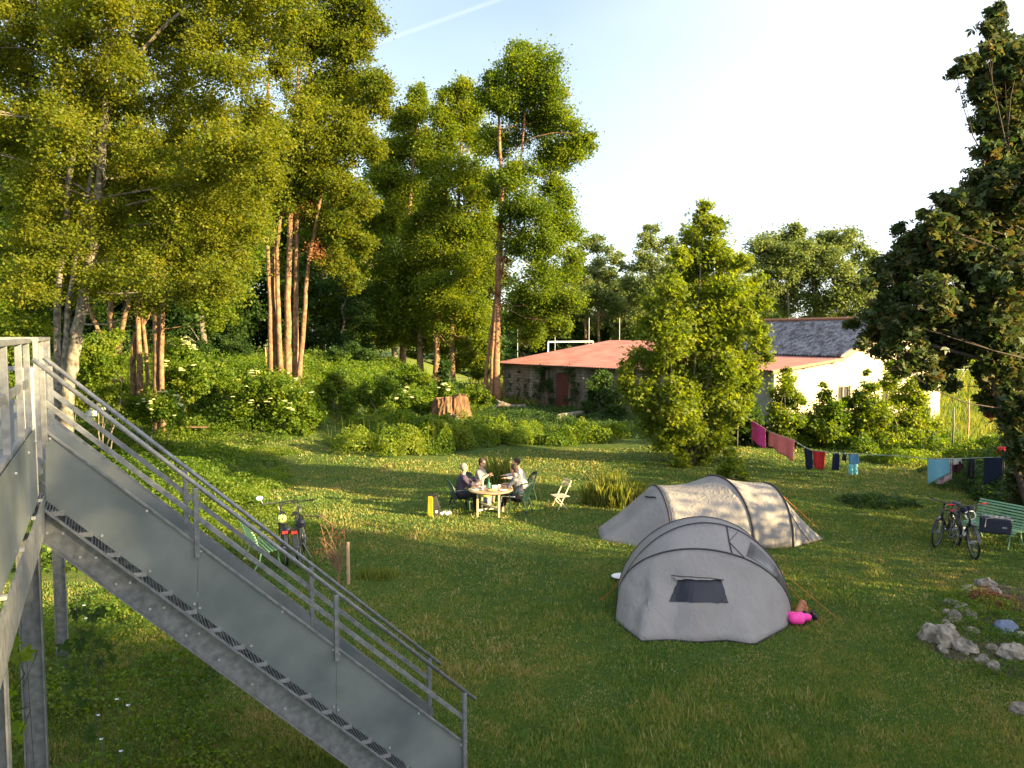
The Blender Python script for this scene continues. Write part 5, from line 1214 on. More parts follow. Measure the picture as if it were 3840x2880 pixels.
# ================================================================== PICNIC GROUP
def bodymod(o, vs=.014):
    m = o.modifiers.new('skin', 'REMESH'); m.mode = 'VOXEL'; m.voxel_size = vs; m.use_smooth_shade = True
    s = o.modifiers.new('soft', 'SMOOTH'); s.factor = .5; s.iterations = 3
def cap_(mb, a, b, ra, rb, n=10):
    a = Vector(a); b = Vector(b); mb.tube([a, a.lerp(b, .5), b], [ra, (ra+rb)/2*1.02, rb], n); mb.ell(a, ra, n, 6); mb.ell(b, rb, n, 6)
def person(loc, rz, label, shirt, trousers, hairm, elbows, hands, look=0.0, nod=.06, sleeve=1.0, lean=.06, hair='short', glasses=False, stripe=False, female=False, feet=.40, hood=None, shoe='black'):
    """local +X is the way the person faces; origin on the ground below the pelvis"""
    Rm = Matrix.Rotation(rz, 3, 'Z'); L = Vector(loc)
    W = lambda x, y, z: L+Rm @ Vector((x, y, z))
    sw = .17 if female else .195
    pel = (0, 0, .53); wa = (lean*.3, 0, .72); chs = (lean, 0, .92); nk = (lean+.02, 0, 1.07); hc = Vector((lean+nod, 0, 1.235))
    hr = Matrix.Rotation(look, 3, 'Z')
    H = lambda x, y, z: W(*(hc+hr @ Vector((x, y, z))))
    mb = MB()
    cap_(mb, W(*pel), W(*wa), .135, .12); cap_(mb, W(*wa), W(*chs), .12, .135); cap_(mb, W(*nk), W(*(hc-Vector((.01, 0, .06)))), .056, .052)
    q3 = (Rm @ hr).to_3x3()
    mb.ell(H(0, 0, .02), (.098, .078, .108), 14, 10, q3); mb.ell(H(.028, 0, -.045), (.068, .056, .065), 12, 8, q3)
    mb.ell(H(.1, 0, -.012), (.018, .013, .026), 8, 6, q3)
    for s in (-1, 1): mb.ell(H(-.005, s*.08, -.005), (.018, .012, .03), 8, 6, q3)
    mb.ell(H(.088, 0, .03), (.015, .045, .01), 8, 5, q3)
    for i, s in enumerate((-1, 1)):
        sh = (chs[0], s*sw, .985); e = elbows[i]; h = hands[i]
        cap_(mb, W(chs[0], s*.07, .99), W(*sh), .07, .062); cap_(mb, W(*sh), W(*e), .052, .041); cap_(mb, W(*e), W(*h), .040, .027)
        dv = (Vector(h)-Vector(e)).normalized(); sd = dv.cross(Vector((0, 0, 1))).normalized(); pc = Vector(h)+dv*.055
        mb.ell(W(*pc), (.05, .042, .02), 8, 6, (Rm @ Matrix([dv, sd, dv.cross(sd)]).transposed()))
        for k, ln in enumerate((.062, .072, .068, .052)):
            b = Vector(h)+dv*.088+sd*(.028-.0187*k); m1 = b+dv*ln*.5-Vector((0, 0, .006)); m2 = m1+dv*ln*.42-Vector((0, 0, .022)); mb.tube([W(*b), W(*m1), W(*m2)], [.0095, .009, .0075], 6)
        b = Vector(h)+dv*.03+sd*.038*(1 if s < 0 else -1); mb.tube([W(*b), W(*(b+dv*.035+sd*.02*(1 if s < 0 else -1))), W(*(b+dv*.06+sd*.014*(1 if s < 0 else -1)))], [.011, .010, .008], 6)
        kn = (.44, s*.12, .50); an = (feet, s*.13, .09)
        cap_(mb, W(0, s*.09, .50), W(*kn), .082, .055); cap_(mb, W(*kn), W(*an), .055, .037); cap_(mb, W(*an), W(feet+.12, s*.14, .045), .036, .032)
    body = tag(mb.build('person', M['skin'], None, org=loc), label, 'person'); bodymod(body, .013)
    # garments
    mb = MB(); cap_(mb, W(-.005, 0, .56), W(*wa), .158, .142); cap_(mb, W(*wa), W(*chs), .145, .158); mb.ell(W(chs[0], 0, 1.0), (.12, sw*.9, .075), 12, 8, Rm)
    for i, s in enumerate((-1, 1)):
        sh = (chs[0], s*sw, .985); e = Vector(elbows[i]); h = Vector(hands[i])
        cap_(mb, W(chs[0], s*.08, .985), W(*sh), .085, .074); cap_(mb, W(*sh), W(*e), .068, .053)
        if sleeve > .5: cap_(mb, W(*e), W(*(e.lerp(h, .85))), .052, .038)
    g = mb.build('top', M[shirt], body); bodymod(g, .016)
    mb = MB(); mb.ell(W(0, 0, .52), (.15, .17, .10), 12, 8, Rm)
    for s in (-1, 1):
        cap_(mb, W(0, s*.09, .50), W(.44, s*.12, .505), .098, .072); cap_(mb, W(.44, s*.12, .50), W(feet, s*.13, .13), .072, .052)
    g = mb.build('trousers', M[trousers], body); bodymod(g, .016)
    if stripe:
        for s in (-1, 1):
            mb = MB(); mb.tube([W(.05, s*.19, .52), W(.44, s*.193, .51), W(feet, s*.185, .14)], .012, 5); mb.tube([W(.12, s*.10, .598), W(.42, s*.12, .575)], .016, 5); mb.build('stripe', M['stripe'], g)
    for s in (-1, 1):
        mb = MB(); mb.ell(W(feet+.07, s*.14, .045), (.135, .05, .045), 10, 6, Rm); mb.ell(W(feet, s*.13, .08), (.055, .045, .05), 10, 6, Rm); g = mb.build('shoe', M[shoe], body, smooth=True)
    mb = MB()
    mb.ell(H(-.028, 0, .055), (.110, .096, .108), 14, 10, q3)
    if hair == 'long': mb.ell(H(-.055, 0, -.04), (.06, .085, .12), 12, 8, q3); cap_(mb, H(-.06, 0, -.10), H(-.07, 0, -.2), .06, .035)
    if hair == 'bun': mb.ell(H(-.06, 0, .0), (.065, .08, .09), 12, 8, q3); mb.ell(H(-.10, 0, .06), .045, 10, 7)
    if hair == 'short': mb.ell(H(-.045, 0, .0), (.062, .08, .075), 12, 8, q3)
    g = mb.build('hair', M[hairm], body, smooth=True)
    if glasses:
        mb = MB()
        for s in (-1, 1): mb.ell(H(.088, s*.034, .022), (.012, .03, .024), 8, 6, q3); mb.tube([H(.08, s*.06, .028), H(-.01, s*.086, .02)], .004, 4)
        mb.build('sunglasses', M['black'], body)
    else:
        for s in (-1, 1): mb = MB(); mb.ell(H(.088, s*.032, .018), (.01, .013, .007), 8, 5, q3); mb.build('eye', M['black'], body)
    mb = MB(); mb.ell(H(.088, 0, -.048), (.008, .022, .006), 8, 5, q3); mb.build('mouth', M['door'], body)
    return body
TC = G(490.5, 489, .74); TC.z = 0
def ground_at(px, d): q = D(px, 500, d); return Vector((q.x, q.y, 0))
person(ground_at(461, 21.25), R(14), 'man with short grey hair in a plum pullover seated left of the picnic table', 'plum', 'blacktrs', 'hairgrey', [(.20, -.24, .80), (.24, .26, .86)], [(.44, -.12, .80), (.50, .20, .84)], look=.5, nod=.05, lean=.05, feet=.42)
person(ground_at(478.5, 22.15), R(-22), 'woman with brown hair and sunglasses in a striped cardigan seated behind the table', 'cardigan', 'beige', 'hairbrown', [(.16, -.22, .80), (.18, .20, .80)], [(.34, -.06, .92), (.36, .05, .88)], look=-.25, nod=.06, hair='bun', glasses=True, female=True, lean=.07)
person(ground_at(523, 22.2), R(187), 'person in a white top reaching over the far right side of the table', 'whitetop', 'beige', 'hairbrown', [(.28, .26, .84), (.26, -.27, .84)], [(.52, .22, .84), (.50, -.22, .84)], look=.1, nod=.09, lean=.12, hair='short')
person(ground_at(519, 21.0), R(160), 'dark-haired person in a check shirt and striped black trousers seated nearest on the right', 'plaid', 'blacktrs', 'hairdark', [(.20, -.25, .78), (.22, .25, .80)], [(.42, -.14, .80), (.44, .12, .80)], look=-.1, nod=.07, lean=.08, hair='bun', stripe=True, sleeve=0, feet=.50)

def wdlocal(root_name, label, cat, loc, rz, group=None):
    r = empty(root_name, (0, 0, 0), label, cat, group); return r
def garden_chair(label, arm=True):
    r = empty('garden_chair', (0, 0, 0), label, 'chair', 'green plastic chairs around the picnic table'); m = M['greenplastic']
    mb = MB(); pts = [[Vector((-.22+.46*i/6, -.22+.44*j/6, .43-.02*math.sin(math.pi*j/6)+.02*(i/6)**3)) for j in range(7)] for i in range(7)]; mb.grid(pts); mb.grid([[p-Vector((0, 0, .02)) for p in r_[::-1]] for r_ in pts]); mb.build('seat', m, r)
    # latticed round-topped back
    def bk(u, v):  # u -1..1, v 0..1
        half = .235*(math.sqrt(max(0, 1-max(0, (v-.45)/.55)**2.2))*.98+.02)
        return Vector((-.20-.13*v-.03+.09*(u*half/.235)**2, u*half, .44+.50*v))
    mb = MB(); edge = [bk(-1, v) for v in np.linspace(0, 1, 12)]+[bk(1, v) for v in np.linspace(1, 0, 12)]; mb.tube(edge, .016, 6)
    for k in range(-5, 10):
        for s in (1, -1):
            pts = []
            for i in range(13):
                v = i/12; u = s*(-1+.4*k*.5+v*1.15)
                if -1 < u < 1: pts.append(bk(u, v))
            if len(pts) > 1: mb.tube(pts, .010, 4)
    mb.tube([bk(-1, .12), bk(0, .12), bk(1, .12)], .02, 5)
    mb.build('backrest', m, r)
    for s in (-1, 1):
        mb = MB(); mb.tube([bk(s*.98, .42), Vector((-.1, s*.27, .655)), Vector((.10, s*.275, .66)), Vector((.20, s*.265, .63)), Vector((.22, s*.245, .44))], [.018, .022, .022, .018, .016], 6); mb.build('armrest', m, r)
        for x0, x1 in ((.20, .24), (-.19, -.30)): mb = MB(); mb.tube([(x0, s*.21, .43), (x1, s*.25, 0)], [.032, .018], 6); mb.build('leg', m, r)
    return r
gc = garden_chair('green latticed plastic chair under the grey-haired man'); l = ground_at(460, 21.25); gc.location = l; gc.rotation_euler = (0, 0, R(14))
copy_thing(gc, ground_at(478, 22.2), R(-22), 'green latticed plastic chair under the woman with sunglasses')
copy_thing(gc, ground_at(525, 22.3), R(200), 'green latticed plastic chair turned outwards behind the person in the white top')
copy_thing(gc, ground_at(520, 20.92), R(160), 'green latticed plastic chair with its back to the viewer under the person in striped trousers')

def table():
    r = empty('picnic_table', TC, 'round wooden table with a stretcher laid for a meal', 'table')
    mb = MB(); mb.lathe(TC, [(.56, .70), (.60, .705), (.61, .72), (.60, .74), (.01, .741)], 32); mb.build('tabletop', M['wood'], r)
    c = []
    for a in (35, 125, 215, 305):
        q = TC+Vector((math.cos(R(a))*.42, math.sin(R(a))*.42, 0)); c.append(q); mb = MB(); mb.beam(q, q+Vector((0, 0, .70)), .05, .05); mb.build('leg', M['creamwood'], r)
    mb = MB(); mb.beam(c[0]+Vector((0, 0, .2)), c[2]+Vector((0, 0, .2)), .04, .05); mb.beam(c[1]+Vector((0, 0, .255)), c[3]+Vector((0, 0, .255)), .04, .05); mb.build('stretcher', M['creamwood'], r)
    mb = MB()
    for i in range(4): mb.beam(c[i]+Vector((0, 0, .66)), c[(i+1) % 4]+Vector((0, 0, .66)), .025, .07)
    mb.build('apron', M['wood'], r)
table()
tz = .7415
def at(a, rr, z=tz): return TC+Vector((math.cos(R(a))*rr, math.sin(R(a))*rr, z))
q = at(250, .12); small('bottle', 'tall green glass bottle standing in the middle of the table', 'bottle', lambda mb: mb.lathe(q, [(.036, 0), (.038, .02), (.038, .17), (.014, .23), (.013, .30), (.016, .305), (.015, .31)], 12), 'glassgreen', q)
q = at(170, .24); small('bottle', 'rose-tinted bottle on the left half of the table', 'bottle', lambda mb: mb.lathe(q, [(.038, 0), (.04, .02), (.04, .19), (.015, .26), (.014, .32), (.014, .33)], 12), 'glasspink', q)
for a, rr, lb in ((200, .44, 'white plate in front of the grey-haired man'), (130, .40, 'white plate in front of the woman with sunglasses'), (330, .42, 'white plate before the person in the check shirt'), (50, .42, 'white plate before the person in the white top')):
    q = at(a, rr); small('plate', lb, 'plate', lambda mb: mb.lathe(q, [(.06, 0), (.115, .015), (.11, .018), (.05, .005), (.005, .005)], 16), 'ceramic', q, group='plates on the picnic table')
for a, rr, lb in ((225, .3, 'white cup left of the green bottle'), (300, .26, 'white cup right of the green bottle'), (20, .25, 'white cup by the right-hand plates'), (95, .3, 'white cup at the far side of the table')):
    q = at(a, rr); small('cup', lb, 'cup', lambda mb: mb.lathe(q, [(.026, 0), (.034, .09), (.036, .1), (.031, .095), (.022, .01)], 12), 'ceramic', q, group='cups on the picnic table')
q = at(275, .33); small('bread', 'brown loaf of bread near the front edge of the table', 'bread', lambda mb: (mb.ell(q+Vector((0, 0, .035)), (.13, .05, .036), 12, 7), mb.ell(q+Vector((.04, 0, .05)), (.05, .03, .025), 8, 5)), 'bread', q)
q = at(30, .12); small('carton', 'white box of food standing right of the bottles', 'box', lambda mb: (mb.box(q+Vector((0, 0, .04)), .14, .09, .08, .4), mb.box(q+Vector((0, 0, .085)), .12, .07, .012, .4)), 'whitetop', q, smooth=False)
def bistro():
    q0 = ground_at(560, 21.35); r = empty('folding_chair', q0, 'empty cream folding bistro chair right of the picnic table', 'chair'); rz = R(203); Rm = Matrix.Rotation(rz, 3, 'Z')
    W = lambda x, y, z: q0+Rm @ Vector((x, y, z)); m = M['creamwood']
    mb = MB()
    for i in range(7): mb.beam(W(-.17+i*.058, -.21, .45), W(-.17+i*.058, .21, .45), .05, .016)
    mb.build('seat', m, r)
    for z, x in ((.86, -.245), (.755, -.225)):
        mb = MB(); mb.prism([W(x-.03*(1-(2*j/6-1)**2), -.21+.07*j, z-.035) for j in range(7)]+[W(x-.03*(1-(2*j/6-1)**2), -.21+.07*j, z+.035) for j in range(6, -1, -1)], Rm @ Vector((.014, 0, 0))); mb.build('back_slat', m, r)
    for s in (-1, 1):
        mb = MB(); mb.beam(W(-.255, s*.2, .89), W(.20, s*.2, 0), .016, .03); mb.build('leg', m, r)
        mb = MB(); mb.beam(W(.17, s*.172, .44), W(-.22, s*.172, 0), .016, .03); mb.build('leg', m, r)
    mb = MB()
    for x, z, w_ in ((.19, .025, .2), (-.2, .025, .172), (.08, .24, .2)): mb.beam(W(x, -w_, z), W(x, w_, z), .02, .02)
    mb.build('crossbar', m, r)
bistro()
def pannier():
    q0 = G(433.5, 516.5); r = empty('pannier_bag', q0, 'yellow and black roll-top bicycle pannier standing on the grass left of the table', 'bag')
    mb = MB(); mb.prism([q0+Vector(v) for v in ((-.17, -.06, 0), (.0, -.09, 0), (.0, -.09, .54), (-.15, -.05, .56))], (.0, .18, 0)); mb.build('front', M['yellowbag'], r, bevel=.02)
    mb = MB(); mb.prism([q0+Vector(v) for v in ((.003, -.09, 0), (.17, -.05, 0), (.18, -.05, .25), (.13, -.05, .40), (.08, -.06, .58), (.003, -.085, .56))], (.0, .18, 0)); mb.tube([q0+Vector((-.17, .02, .57)), q0+Vector((0, .0, .60)), q0+Vector((.1, .02, .62))], .03, 8); mb.build('body', M['black'], r, bevel=.015)
    mb = MB(); mb.tube([q0+Vector((.09, -.078, .15)), q0+Vector((.09, -.088, .15))], .04, 10); mb.build('badge', M['ceramic'], r)
pannier()
q = G(445, 515.5); o = small('white_bag', 'crumpled white bag on the grass between pannier and chair', 'bag', lambda mb: [mb.ell(q+Vector((.07*i-.1, .05*(i % 2), .05)), (.08, .07, .05+.02*(i % 2)), 8, 6) for i in range(4)], 'whitetop', q)
q = ground_at(484, 21.8)
o = small('rucksack', 'fluorescent yellow and grey bag standing behind the table legs', 'bag', lambda mb: (mb.ell(q+Vector((0, 0, .42)), (.17, .12, .16), 12, 8), mb.ell(q+Vector((.03, 0, .36)), (.14, .11, .14), 12, 8)), 'hivis', q)
mb = MB(); mb.ell(q+Vector((.06, -.04, .18)), (.15, .12, .19), 12, 8); mb.build('base', M['greycloth'], o, smooth=True)

# ================================================================== CLOTHES LINE
A_, B_ = D(738, 412, 31.2), D(1024, 461, 20.2)
def lp(px):
    """point of the sagging line seen at picture column px"""
    lo, hi = 0., 1.
    for _ in range(40):
        m_ = (lo+hi)/2; p = A_.lerp(B_, m_); x = 512+768*p.x/p.y
        if x < px: lo = m_
        else: hi = m_
    p = A_.lerp(B_, lo)
    return p
def linez(px): return np.interp(px, [738, 751, 764, 769, 794, 803, 812, 825, 833, 857, 900, 927, 949, 975, 1000, 1024], [412, 420, 428, 431.5, 440, 446.5, 450.5, 451.5, 453, 454, 456, 459, 459, 458, 457, 456])
def LP(px): p = lp(px); return D(px, float(linez(px)), p.y)
mb = MB(); pts = [LP(x) for x in np.linspace(738, 1024, 40)]; mb.tube(pts, .012, 5)
ln = tag(mb.build('clothes_line', M['line'], None, org=tuple(pts[0])), 'thin clothes line strung from the hedge to the dark maple', 'clothes line')
for px, lb, hgt in ((738, 'slim post carrying the left end of the clothes line', 0), (1024, 'slim post carrying the right end of the clothes line', 0)):
    p = LP(px); mb = MB(); mb.tube([(p.x, p.y, ztf(p.x, p.y)-.1), (p.x, p.y, p.z+.06)], .025, 8); tag(mb.build('line_post', M['bark'], None, org=(p.x, p.y, ztf(p.x, p.y)), smooth=True), lb, 'post')
def cloth(name, label, cat, xa, xb, bottom, m, folds=2.0, seed=0, topdrop=(0, 0), parts=None, amp=.06):
    """hung cloth: top edge follows the line, bottom given in picture y at both ends and between"""
    rng = random.Random(seed); rows = []; n = 14; ph = rng.uniform(0, 6)
    perp = Vector((-(B_-A_).y, (B_-A_).x, 0)).normalized()
    for j in range(9):
        row = []
        for i in range(n+1):
            t = i/n; px = xa+(xb-xa)*t; p = LP(px); p.z += .008; yb = float(np.interp(t, np.linspace(0, 1, len(bottom)), bottom)); b = D(px, yb, p.y)
            q = p.lerp(Vector((p.x, p.y, b.z)), j/8); q += perp*(amp*math.sin(t*folds*6.28+ph)*(j/8)**.6+.012); row.append(q)
        rows.append(row)
    mb = MB(); mb.grid(rows); o = mb.build(name, M[m], None, org=tuple(LP((xa+xb)/2)), smooth=True); o.modifiers.new('t', 'SOLIDIFY').thickness = .012
    tag(o, label, cat, 'laundry on the clothes line')
    return o
cloth('towel', 'magenta towel at the far left end of the clothes line', 'towel', 751, 765, (440, 444, 449), 'magenta', 1, 1)
cloth('towel', 'coral towel hung lengthwise right of the magenta one', 'towel', 769, 794.5, (446, 451, 457, 461), 'coral', 2, 2)
cloth('shorts', 'dark navy shorts left of the red garment', 'shorts', 803.5, 812, (455, 466, 470, 468), 'navy', 1, 3)
cloth('shorts', 'bright red garment pegged in the middle of the line', 'shorts', 812.5, 825.5, (466, 468, 470, 470), 'red', 1.5, 4)
cloth('swimsuit', 'small black swimsuit with a teal hem', 'swimsuit', 833, 840, (470, 470, 471), 'navy', 1, 5)
cloth('sock', 'small black sock right of the swimsuit', 'sock', 843, 847, (460, 463), 'black', 1, 6)
o = cloth('shirt', 'blue shirt with a pale teal lower half', 'shirt', 848, 858, (464, 464), 'blueshirt', 1, 7)
rows = []
for j in range(5): rows.append([D(848.5+9*i/8, 464.2+j*2.6+.5*math.sin(i*2.1), lp(853).y-.02+.03*math.sin(i*1.7)) for i in range(9)])
mb = MB(); mb.grid(rows); g = mb.build('hem', M['teal'], o, smooth=True); g.modifiers.new('t', 'SOLIDIFY').thickness = .012
cloth('towel', 'light blue towel hanging above the right-hand bicycle', 'towel', 927, 949, (484, 482, 478, 473), 'lightblue', 1, 8)
o = cloth('dress', 'patterned red and white cloth behind the light blue towel', 'dress', 936, 952, (483, 485, 483, 479), 'floral', 2, 9); o.location += Vector((.05, .10, 0))
cloth('shirt', 'dark maroon shirt with a white trim', 'shirt', 953, 963.5, (470, 474, 472, 464), 'darkshirt', 2, 10)
cloth('jersey', 'white folded jersey draped over the line beside the maroon shirt', 'jersey', 952.5, 961, (465, 464, 463), 'whitetop', 1, 11).location += Vector((-.02, -.06, 0))
cloth('leggings', 'black leggings hanging right of the maroon shirt', 'leggings', 967, 974.5, (476, 479, 478), 'black', 2, 12)
cloth('sleeping_mat', 'large dark navy mat hanging askew near the right end of the line', 'mat', 984, 1003, (486, 482, 480, 475), 'navy', .5, 13, amp=.02)
q = LP(999)+Vector((0, -.1, .05)); o = small('red_bag', 'crumpled red cloth bag on top of the dark navy mat', 'bag', lambda mb: [mb.ell(q+Vector((.12*math.cos(i*1.3)+.05, .06*math.sin(i*2), .10+.07*math.sin(i*.9))), (.13, .09, .10), 8, 6) for i in range(6)], 'red', tuple(q)); r_ = o.modifiers.new('r', 'REMESH'); r_.mode = 'VOXEL'; r_.voxel_size = .025; r_.use_smooth_shade = True
def peg(px, lb, m='ceramic'):
    p = LP(px); mb = MB(); mb.beam(p+Vector((0, -.02, -.05)), p+Vector((0, -.02, .03)), .02, .015, up=(0, 1, 0)); tag(mb.build('clothes_peg', M[m], None, org=tuple(p)), lb, 'clothes peg', 'pegs on the clothes line')
for px, lb, m in ((834, 'white peg at the left strap of the swimsuit', 'ceramic'), (839.5, 'white peg at the right strap of the swimsuit', 'ceramic'), (845, 'white peg on the black sock', 'ceramic'), (853, 'orange peg on the blue shirt', 'orange'), (804.5, 'white peg on the navy shorts', 'ceramic')): peg(px, lb, m)

# ================================================================== BICYCLES AND BENCHES
def bicycle(label, gripm, helmet=False, bottle=False, rack=True, mirror=False):
    """faces +X, wheels on z=0 at x=-.52 and x=.52"""
    r = empty('bicycle', (0, 0, 0), label, 'bicycle'); bm_ = M['blackmetal']
    for x in (-.53, .53):
        c = Vector((x, 0, .35)); mb = MB(); ring = [c+Vector((.335*math.cos(t), 0, .335*math.sin(t))) for t in np.linspace(0, 2*math.pi, 37)]; mb.tube(ring, .021, 6, cap=False); wv = mb.build('wheel', M['black'], r, smooth=True)
        mb = MB(); mb.tube([c+Vector((.305*math.cos(t), 0, .305*math.sin(t))) for t in np.linspace(0, 2*math.pi, 33)], .010, 5, cap=False); mb.tube([c-Vector((0, .05, 0)), c+Vector((0, .05, 0))], .025, 8)
        for k in range(20): t = k*math.pi/10; mb.tube([c+Vector((0, .02*(-1)**k, 0)), c+Vector((.30*math.cos(t), 0, .30*math.sin(t)))], .0022, 3)
        mb.build('rim', M['chrome'], wv)
        mb = MB(); mb.grid([[c+Vector((.375*math.cos(t), s, .375*math.sin(t))) for s in (-.028, 0, .028)] for t in np.linspace(.2, 2.6, 12)]) if x > 0 else mb.grid([[c+Vector((.375*math.cos(t), s, .375*math.sin(t))) for s in (-.028, 0, .028)] for t in np.linspace(.4, 3.2, 12)]); g = mb.build('mudguard', bm_, r); g.modifiers.new('t', 'SOLIDIFY').thickness = .003
    bb = Vector((-.09, 0, .30)); st = Vector((-.20, 0, .82)); hd_ = Vector((.37, 0, .88)); hb = Vector((.41, 0, .74)); ra = Vector((-.53, 0, .35)); fa = Vector((.53, 0, .35))
    mb = MB(); mb.tube([bb, st], .017, 8); mb.tube([bb, hb], .021, 8); mb.tube([st-Vector((-.01, 0, .06)), hd_], .017, 8); mb.tube([hd_+Vector((0, 0, .04)), hb-Vector((-.01, 0, .03))], .022, 8)
    for s in (-1, 1): mb.tube([bb+Vector((0, s*.03, 0)), ra+Vector((0, s*.06, 0))], .011, 6); mb.tube([st+Vector((0, s*.015, -.08)), ra+Vector((0, s*.06, 0))], .009, 6)
    mb.build('frame', bm_, r, smooth=True)
    mb = MB()
    for s in (-1, 1): mb.tube([hb+Vector((.01, s*.05, -.05)), fa+Vector((0, s*.055, 0))], [.016, .012], 6)
    mb.beam(hb+Vector((.01, -.06, -.05)), hb+Vector((.01, .06, -.05)), .03, .03); mb.build('fork', bm_, r)
    mb = MB(); mb.tube([hd_+Vector((0, 0, .02)), hd_+Vector((-.02, 0, .14)), hd_+Vector((.04, 0, .17))], .015, 6)
    mb.tube([hd_+Vector((-.05, -.33, .19)), hd_+Vector((.02, -.16, .18)), hd_+Vector((.04, 0, .17)), hd_+Vector((.02, .16, .18)), hd_+Vector((-.05, .33, .19))], .012, 8); h_ = mb.build('handlebar', bm_, r, smooth=True)
    for s in (-1, 1): mb = MB(); mb.tube([hd_+Vector((-.03, s*.24, .187)), hd_+Vector((-.055, s*.35, .192))], .019, 8); mb.build('grip', M[gripm], h_)
    mb = MB()
    for s in (-1, 1): mb.tube([hd_+Vector((.0, s*.22, .19)), hd_+Vector((.04, s*.30, .17))], .006, 5)
    mb.tube([hd_+Vector((.02, .1, .18)), hd_+Vector((.14, .06, .10)), hd_+Vector((.10, .0, -.05))], .004, 4); mb.tube([hd_+Vector((.02, -.1, .18)), hd_+Vector((.16, -.04, .08)), hd_+Vector((.10, .0, -.15))], .004, 4); mb.build('brake_lever', M['chrome'], h_)
    if mirror:
        mb = MB(); c = hd_+Vector((-.03, .40, .32)); mb.tube([hd_+Vector((-.05, .33, .19)), c], .006, 5); mb.ell(c, (.02, .075, .05), 12, 8); mb.build('mirror', M['mirror'], h_, smooth=True)
    mb = MB(); mb.tube([st, st+Vector((-.03, 0, .12))], .013, 8); mb.prism([st+Vector(v) for v in ((-.17, -.075, .12), (-.02, -.05, .125), (.13, -.015, .12), (.13, .015, .12), (-.02, .05, .125), (-.17, .075, .12))], (0, 0, .035)); mb.build('saddle', M['black'], r, bevel=.01)
    mb = MB(); mb.tube([bb-Vector((0, .06, 0)), bb+Vector((0, .06, 0))], .03, 8); mb.tube([bb+Vector((0, .05, 0)), bb+Vector((0, .056, 0))], .09, 20); mb.tube([bb+Vector((0, .07, 0)), bb+Vector((.12, .08, -.12))], .01, 5); mb.tube([bb-Vector((0, .07, 0)), bb+Vector((-.12, -.08, .12))], .01, 5)
    mb.box(bb+Vector((.12, .13, -.12)), .09, .09, .02); mb.box(bb+Vector((-.12, -.13, .12)), .09, .09, .02); mb.tube([bb+Vector((0, .053, .09)), ra+Vector((0, .053, .035))], .005, 4); mb.tube([bb+Vector((0, .053, -.09)), ra+Vector((0, .053, -.035))], .005, 4); mb.build('crank', M['chrome'], r)
    if rack:
        mb = MB()
        for s in (-1, 1): mb.tube([(-.20, s*.06, .74), (-.72, s*.06, .74), (-.53, s*.07, .36)], .006, 5); mb.tube([(-.40, s*.06, .74), (-.53, s*.07, .36)], .006, 5)
        for k in range(5): mb.tube([(-.25-.11*k, -.06, .74), (-.25-.11*k, .06, .74)], .005, 4)
        rk = mb.build('luggage_rack', bm_, r)
        mb = MB(); mb.box((-.745, 0, .70), .03, .11, .05); mb.build('tail_light', M['red'], rk)
    mb = MB(); mb.tube([(-.12, -.05, .30), (-.16, -.18, .0)], .009, 5); mb.build('kickstand', M['chrome'], r)
    if bottle: mb = MB(); mb.tube([(.10, 0, .52), (.0, 0, .36)], .037, 10); mb.build('water_bottle', M['ceramic'], r)
    return r
M['mirror'] = mat('mirror_glass', (.42, .50, .60), .15, .3)
def place(o, loc, rz, tilt=0):
    o.location = loc; o.rotation_euler = (tilt, 0, rz)
b = bicycle('black bicycle with a red tail light nearer the lawn, left of the staked shrub', 'black'); q = ground_at(302, 16.95); place(b, q, R(100), R(-7)); b.scale = (1.1,)*3
b = bicycle('black bicycle with a round mirror leaning against its neighbour', 'black', mirror=True); q = ground_at(284, 16.9); place(b, q, R(110), R(-3)); b.scale = (1.1,)*3
b = bicycle('black bicycle with red grips and a white bottle, front wheel towards the viewer', 'red', bottle=True); q = ground_at(967, 17.35); place(b, q, R(-103), R(5)); b.scale = (1.1,)*3
b = bicycle('dark bicycle standing behind the one with red grips', 'black'); q = ground_at(946, 18.1); place(b, q, R(-138), R(-5))
# helmet and bags laid on the bicycles
q = ground_at(283.5, 16.6)
o = small('helmet', 'lime green cycle helmet hanging on the bicycle with the mirror', 'helmet', lambda mb: mb.ell(q+Vector((-.02, -.1, .98)), (.11, .13, .10), 14, 9), 'limehelm' if 'limehelm' in M else 'greenpaint', q)
o.data.materials.clear(); M['lime'] = mat('lime_helmet', (.42, .62, .16), .35, 0, .05); o.data.materials.append(M['lime'])
mb = MB()
for k in range(-1, 2): mb.tube([q+Vector((-.02+.055*k, -.1-.135, .97)), q+Vector((-.02+.06*k, -.14, 1.085)), q+Vector((-.02+.05*k, -.0, 1.085))], .012, 5)
mb.build('vent', M['black'], o)
def bags(px, d, z, lb, s=1.0, m='darkbag'):
    q = ground_at(px, d); q.z = 0
    o = small('saddle_bag', lb, 'bag', lambda mb: (mb.ell(q+Vector((0, 0, z)), (.14*s, .2*s, .12*s), 12, 8), mb.ell(q+Vector((.05, -.08, z+.05)), (.1*s, .12*s, .09*s), 10, 7)), m, (q.x, q.y, z)); return o
bags(300, 16.6, .84, 'dark bag strapped on the rack of the bicycle with the tail light', .75)
bags(286, 16.3, .76, 'dark bag on the rack of the bicycle with the mirror', .7)
bags(966, 17.75, .87, 'dark bag strapped on the bicycle with red grips', .8)
q = ground_at(973, 17.4)
small('cable_lock', 'coiled white cable lock lying on the bag of the bicycle with red grips', 'lock', lambda mb: mb.tube([q+Vector((.13*math.cos(t)*(1-.02*t)-.12, -.12+.02*math.sin(3*t), .86+.10*math.sin(t))) for t in np.linspace(0, 11, 40)], .011, 5), 'ceramic', tuple(q+Vector((0, 0, .86))))

